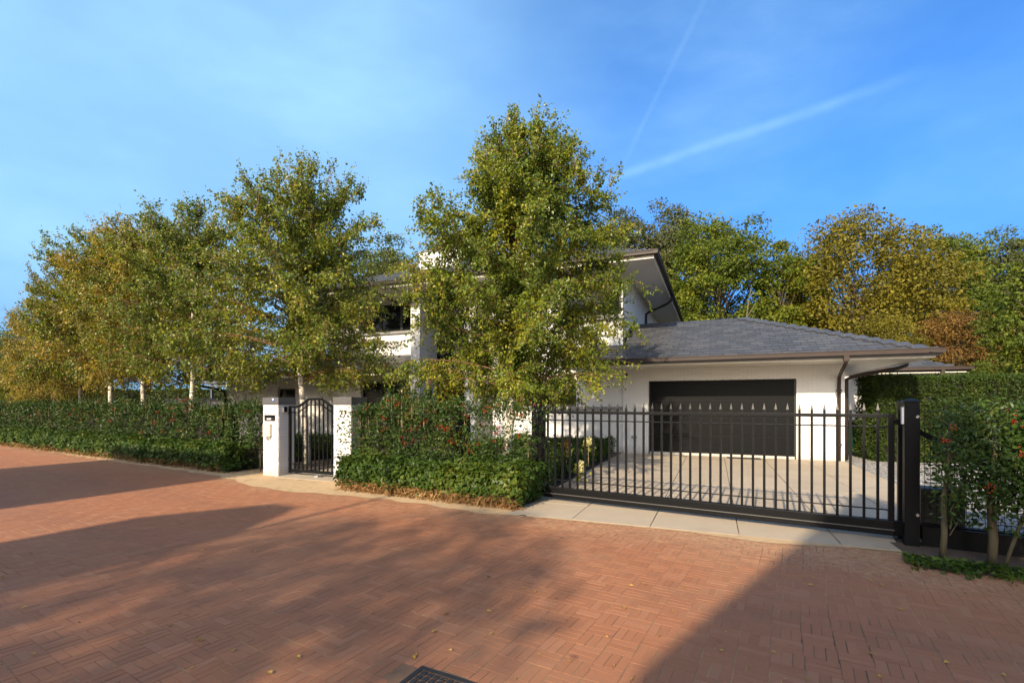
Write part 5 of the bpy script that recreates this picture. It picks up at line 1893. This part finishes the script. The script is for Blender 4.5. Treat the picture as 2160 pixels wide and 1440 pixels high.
(l1_, f1_), (l3_, f3_) = lat(1380, 1440), lat(1822, 1048)
h1_ = 4.4
w0 = f1_ - kk * h1_
h3_ = (f3_ - w0) / kk
l5_ = l3_ + (h3_ - h1_) / 2.3
at = lambda l, h: side * l + sunh * w0 + Vector((0, 0, h))
e1, e3, e5 = at(l1_, h1_), at(l3_, h3_), at(l5_, h1_)
back = -sunh
nh = thing("neighbour_house", "red brick gabled house across the street, out of the picture", "house", (0, 0, 0), 0)
g0, g5 = at(l1_, 0), at(l5_, 0)
MB().prism([g0, g5, e5, e3, e1], back * 9).build("wall", MAT['brickred'], nh)
for a, b in ((e1, e3), (e3, e5)):
    d = (b - a).normalized()
    n_ = d.cross(back)
    n_ = n_ if n_.z > 0 else -n_
    aa, bb = a + n_ * .02, b + n_ * .02
    MB().prism([aa, bb, bb + n_ * .10, aa + n_ * .10], back * 9.0).build("roof", MAT['roofred'], nh)

# long low house at the left, and an added block casting a chimney-like shadow
h2 = thing("row_house", "flat roofed brick house across the street on the left, out of the picture", "house", (0, 0, 0), 0)
r1 = shade_from(330, 972, 6.4)
p0 = Vector((r1.x, r1.y, 0))
lat0 = p0.dot(side)
a0 = p0 + side * (-10.3 - lat0)
b0 = p0 + side * (-16.7 - lat0)
MB().prism([a0, b0, b0 - sunh * 7, a0 - sunh * 7], (0, 0, 6.4)).build("wall", MAT['brickred'], h2)
MB().prism([a0 + Vector((0, 0, 6.402)), b0 + Vector((0, 0, 6.402)), b0 - sunh * 7.1 + Vector((0, 0, 6.402)), a0 - sunh * 7.1 + Vector((0, 0, 6.402))], (0, 0, .15)).build("roof", MAT['roofred'], h2)
c1 = shade_from(455, 1094, 5.2)
sh_ = thing("shadow_block", "tall narrow brick block added across the street to cast a shadow, out of the picture", "shadow_caster", (c1.x, c1.y, 0), -R(SUN_HEAD))
MB().box(-.95, .95, -3.2, 0, 0, 5.0).build("wall", MAT['brickred'], sh_)
MB().prism([(-1.05, 0.05, 4.95), (1.05, 0.05, 4.95), (.35, 0.05, 5.75), (-.2, .05, 5.75)], (0, -3.3, 0)).build("roof", MAT['roofred'], sh_)
# lamp post whose thin shadow crosses the road towards the hedge
l1 = shade_from(845, 1040, 6.0)
sl_ = thing("street_lamp", "slim grey street lamp across the street, out of the picture", "street lamp", (l1.x, l1.y, 0), 0)
MB().tube([(0, 0, 0), (0, 0, 3), (0, 0, 6)], [.07, .055, .035], 10).build("pole", MAT['coping'], sl_, smooth=True)
MB().tube([(0, 0, 5.95), (.1, .25, 6.1), (.2, .6, 6.12)], [.05, .07, .04], 8).build("lamp_head", MAT['coping'], sl_, smooth=True)
# loose crowned trees for the dappled streaks
for k, (px, py, hc, Rw, nl) in enumerate(((480, 1325, 7.0, 2.0, 1300), (230, 1240, 7.6, 1.5, 800), (800, 1200, 8.4, 1.6, 900), (40, 1390, 6.5, 1.8, 1150), (820, 1400, 5.6, .9, 220))):
    q = shade_from(px, py, hc)
    crown_tree(np.random.default_rng(101 + k), hc + Rw * .9, Rw, hc - Rw * .9, 'l_green', nl, .16, ["widest loose crowned street tree across the street, out of the picture", "small crowned street tree beside the added brick block, out of the picture", "tallest loose crowned street tree across the street, out of the picture", "dense street tree behind the photographer at the left, out of the picture", "young thin street tree across the street, out of the picture"][k], (q.x, q.y), name="street_tree", group="street trees across the road", nclump=34, clumpr=.30)
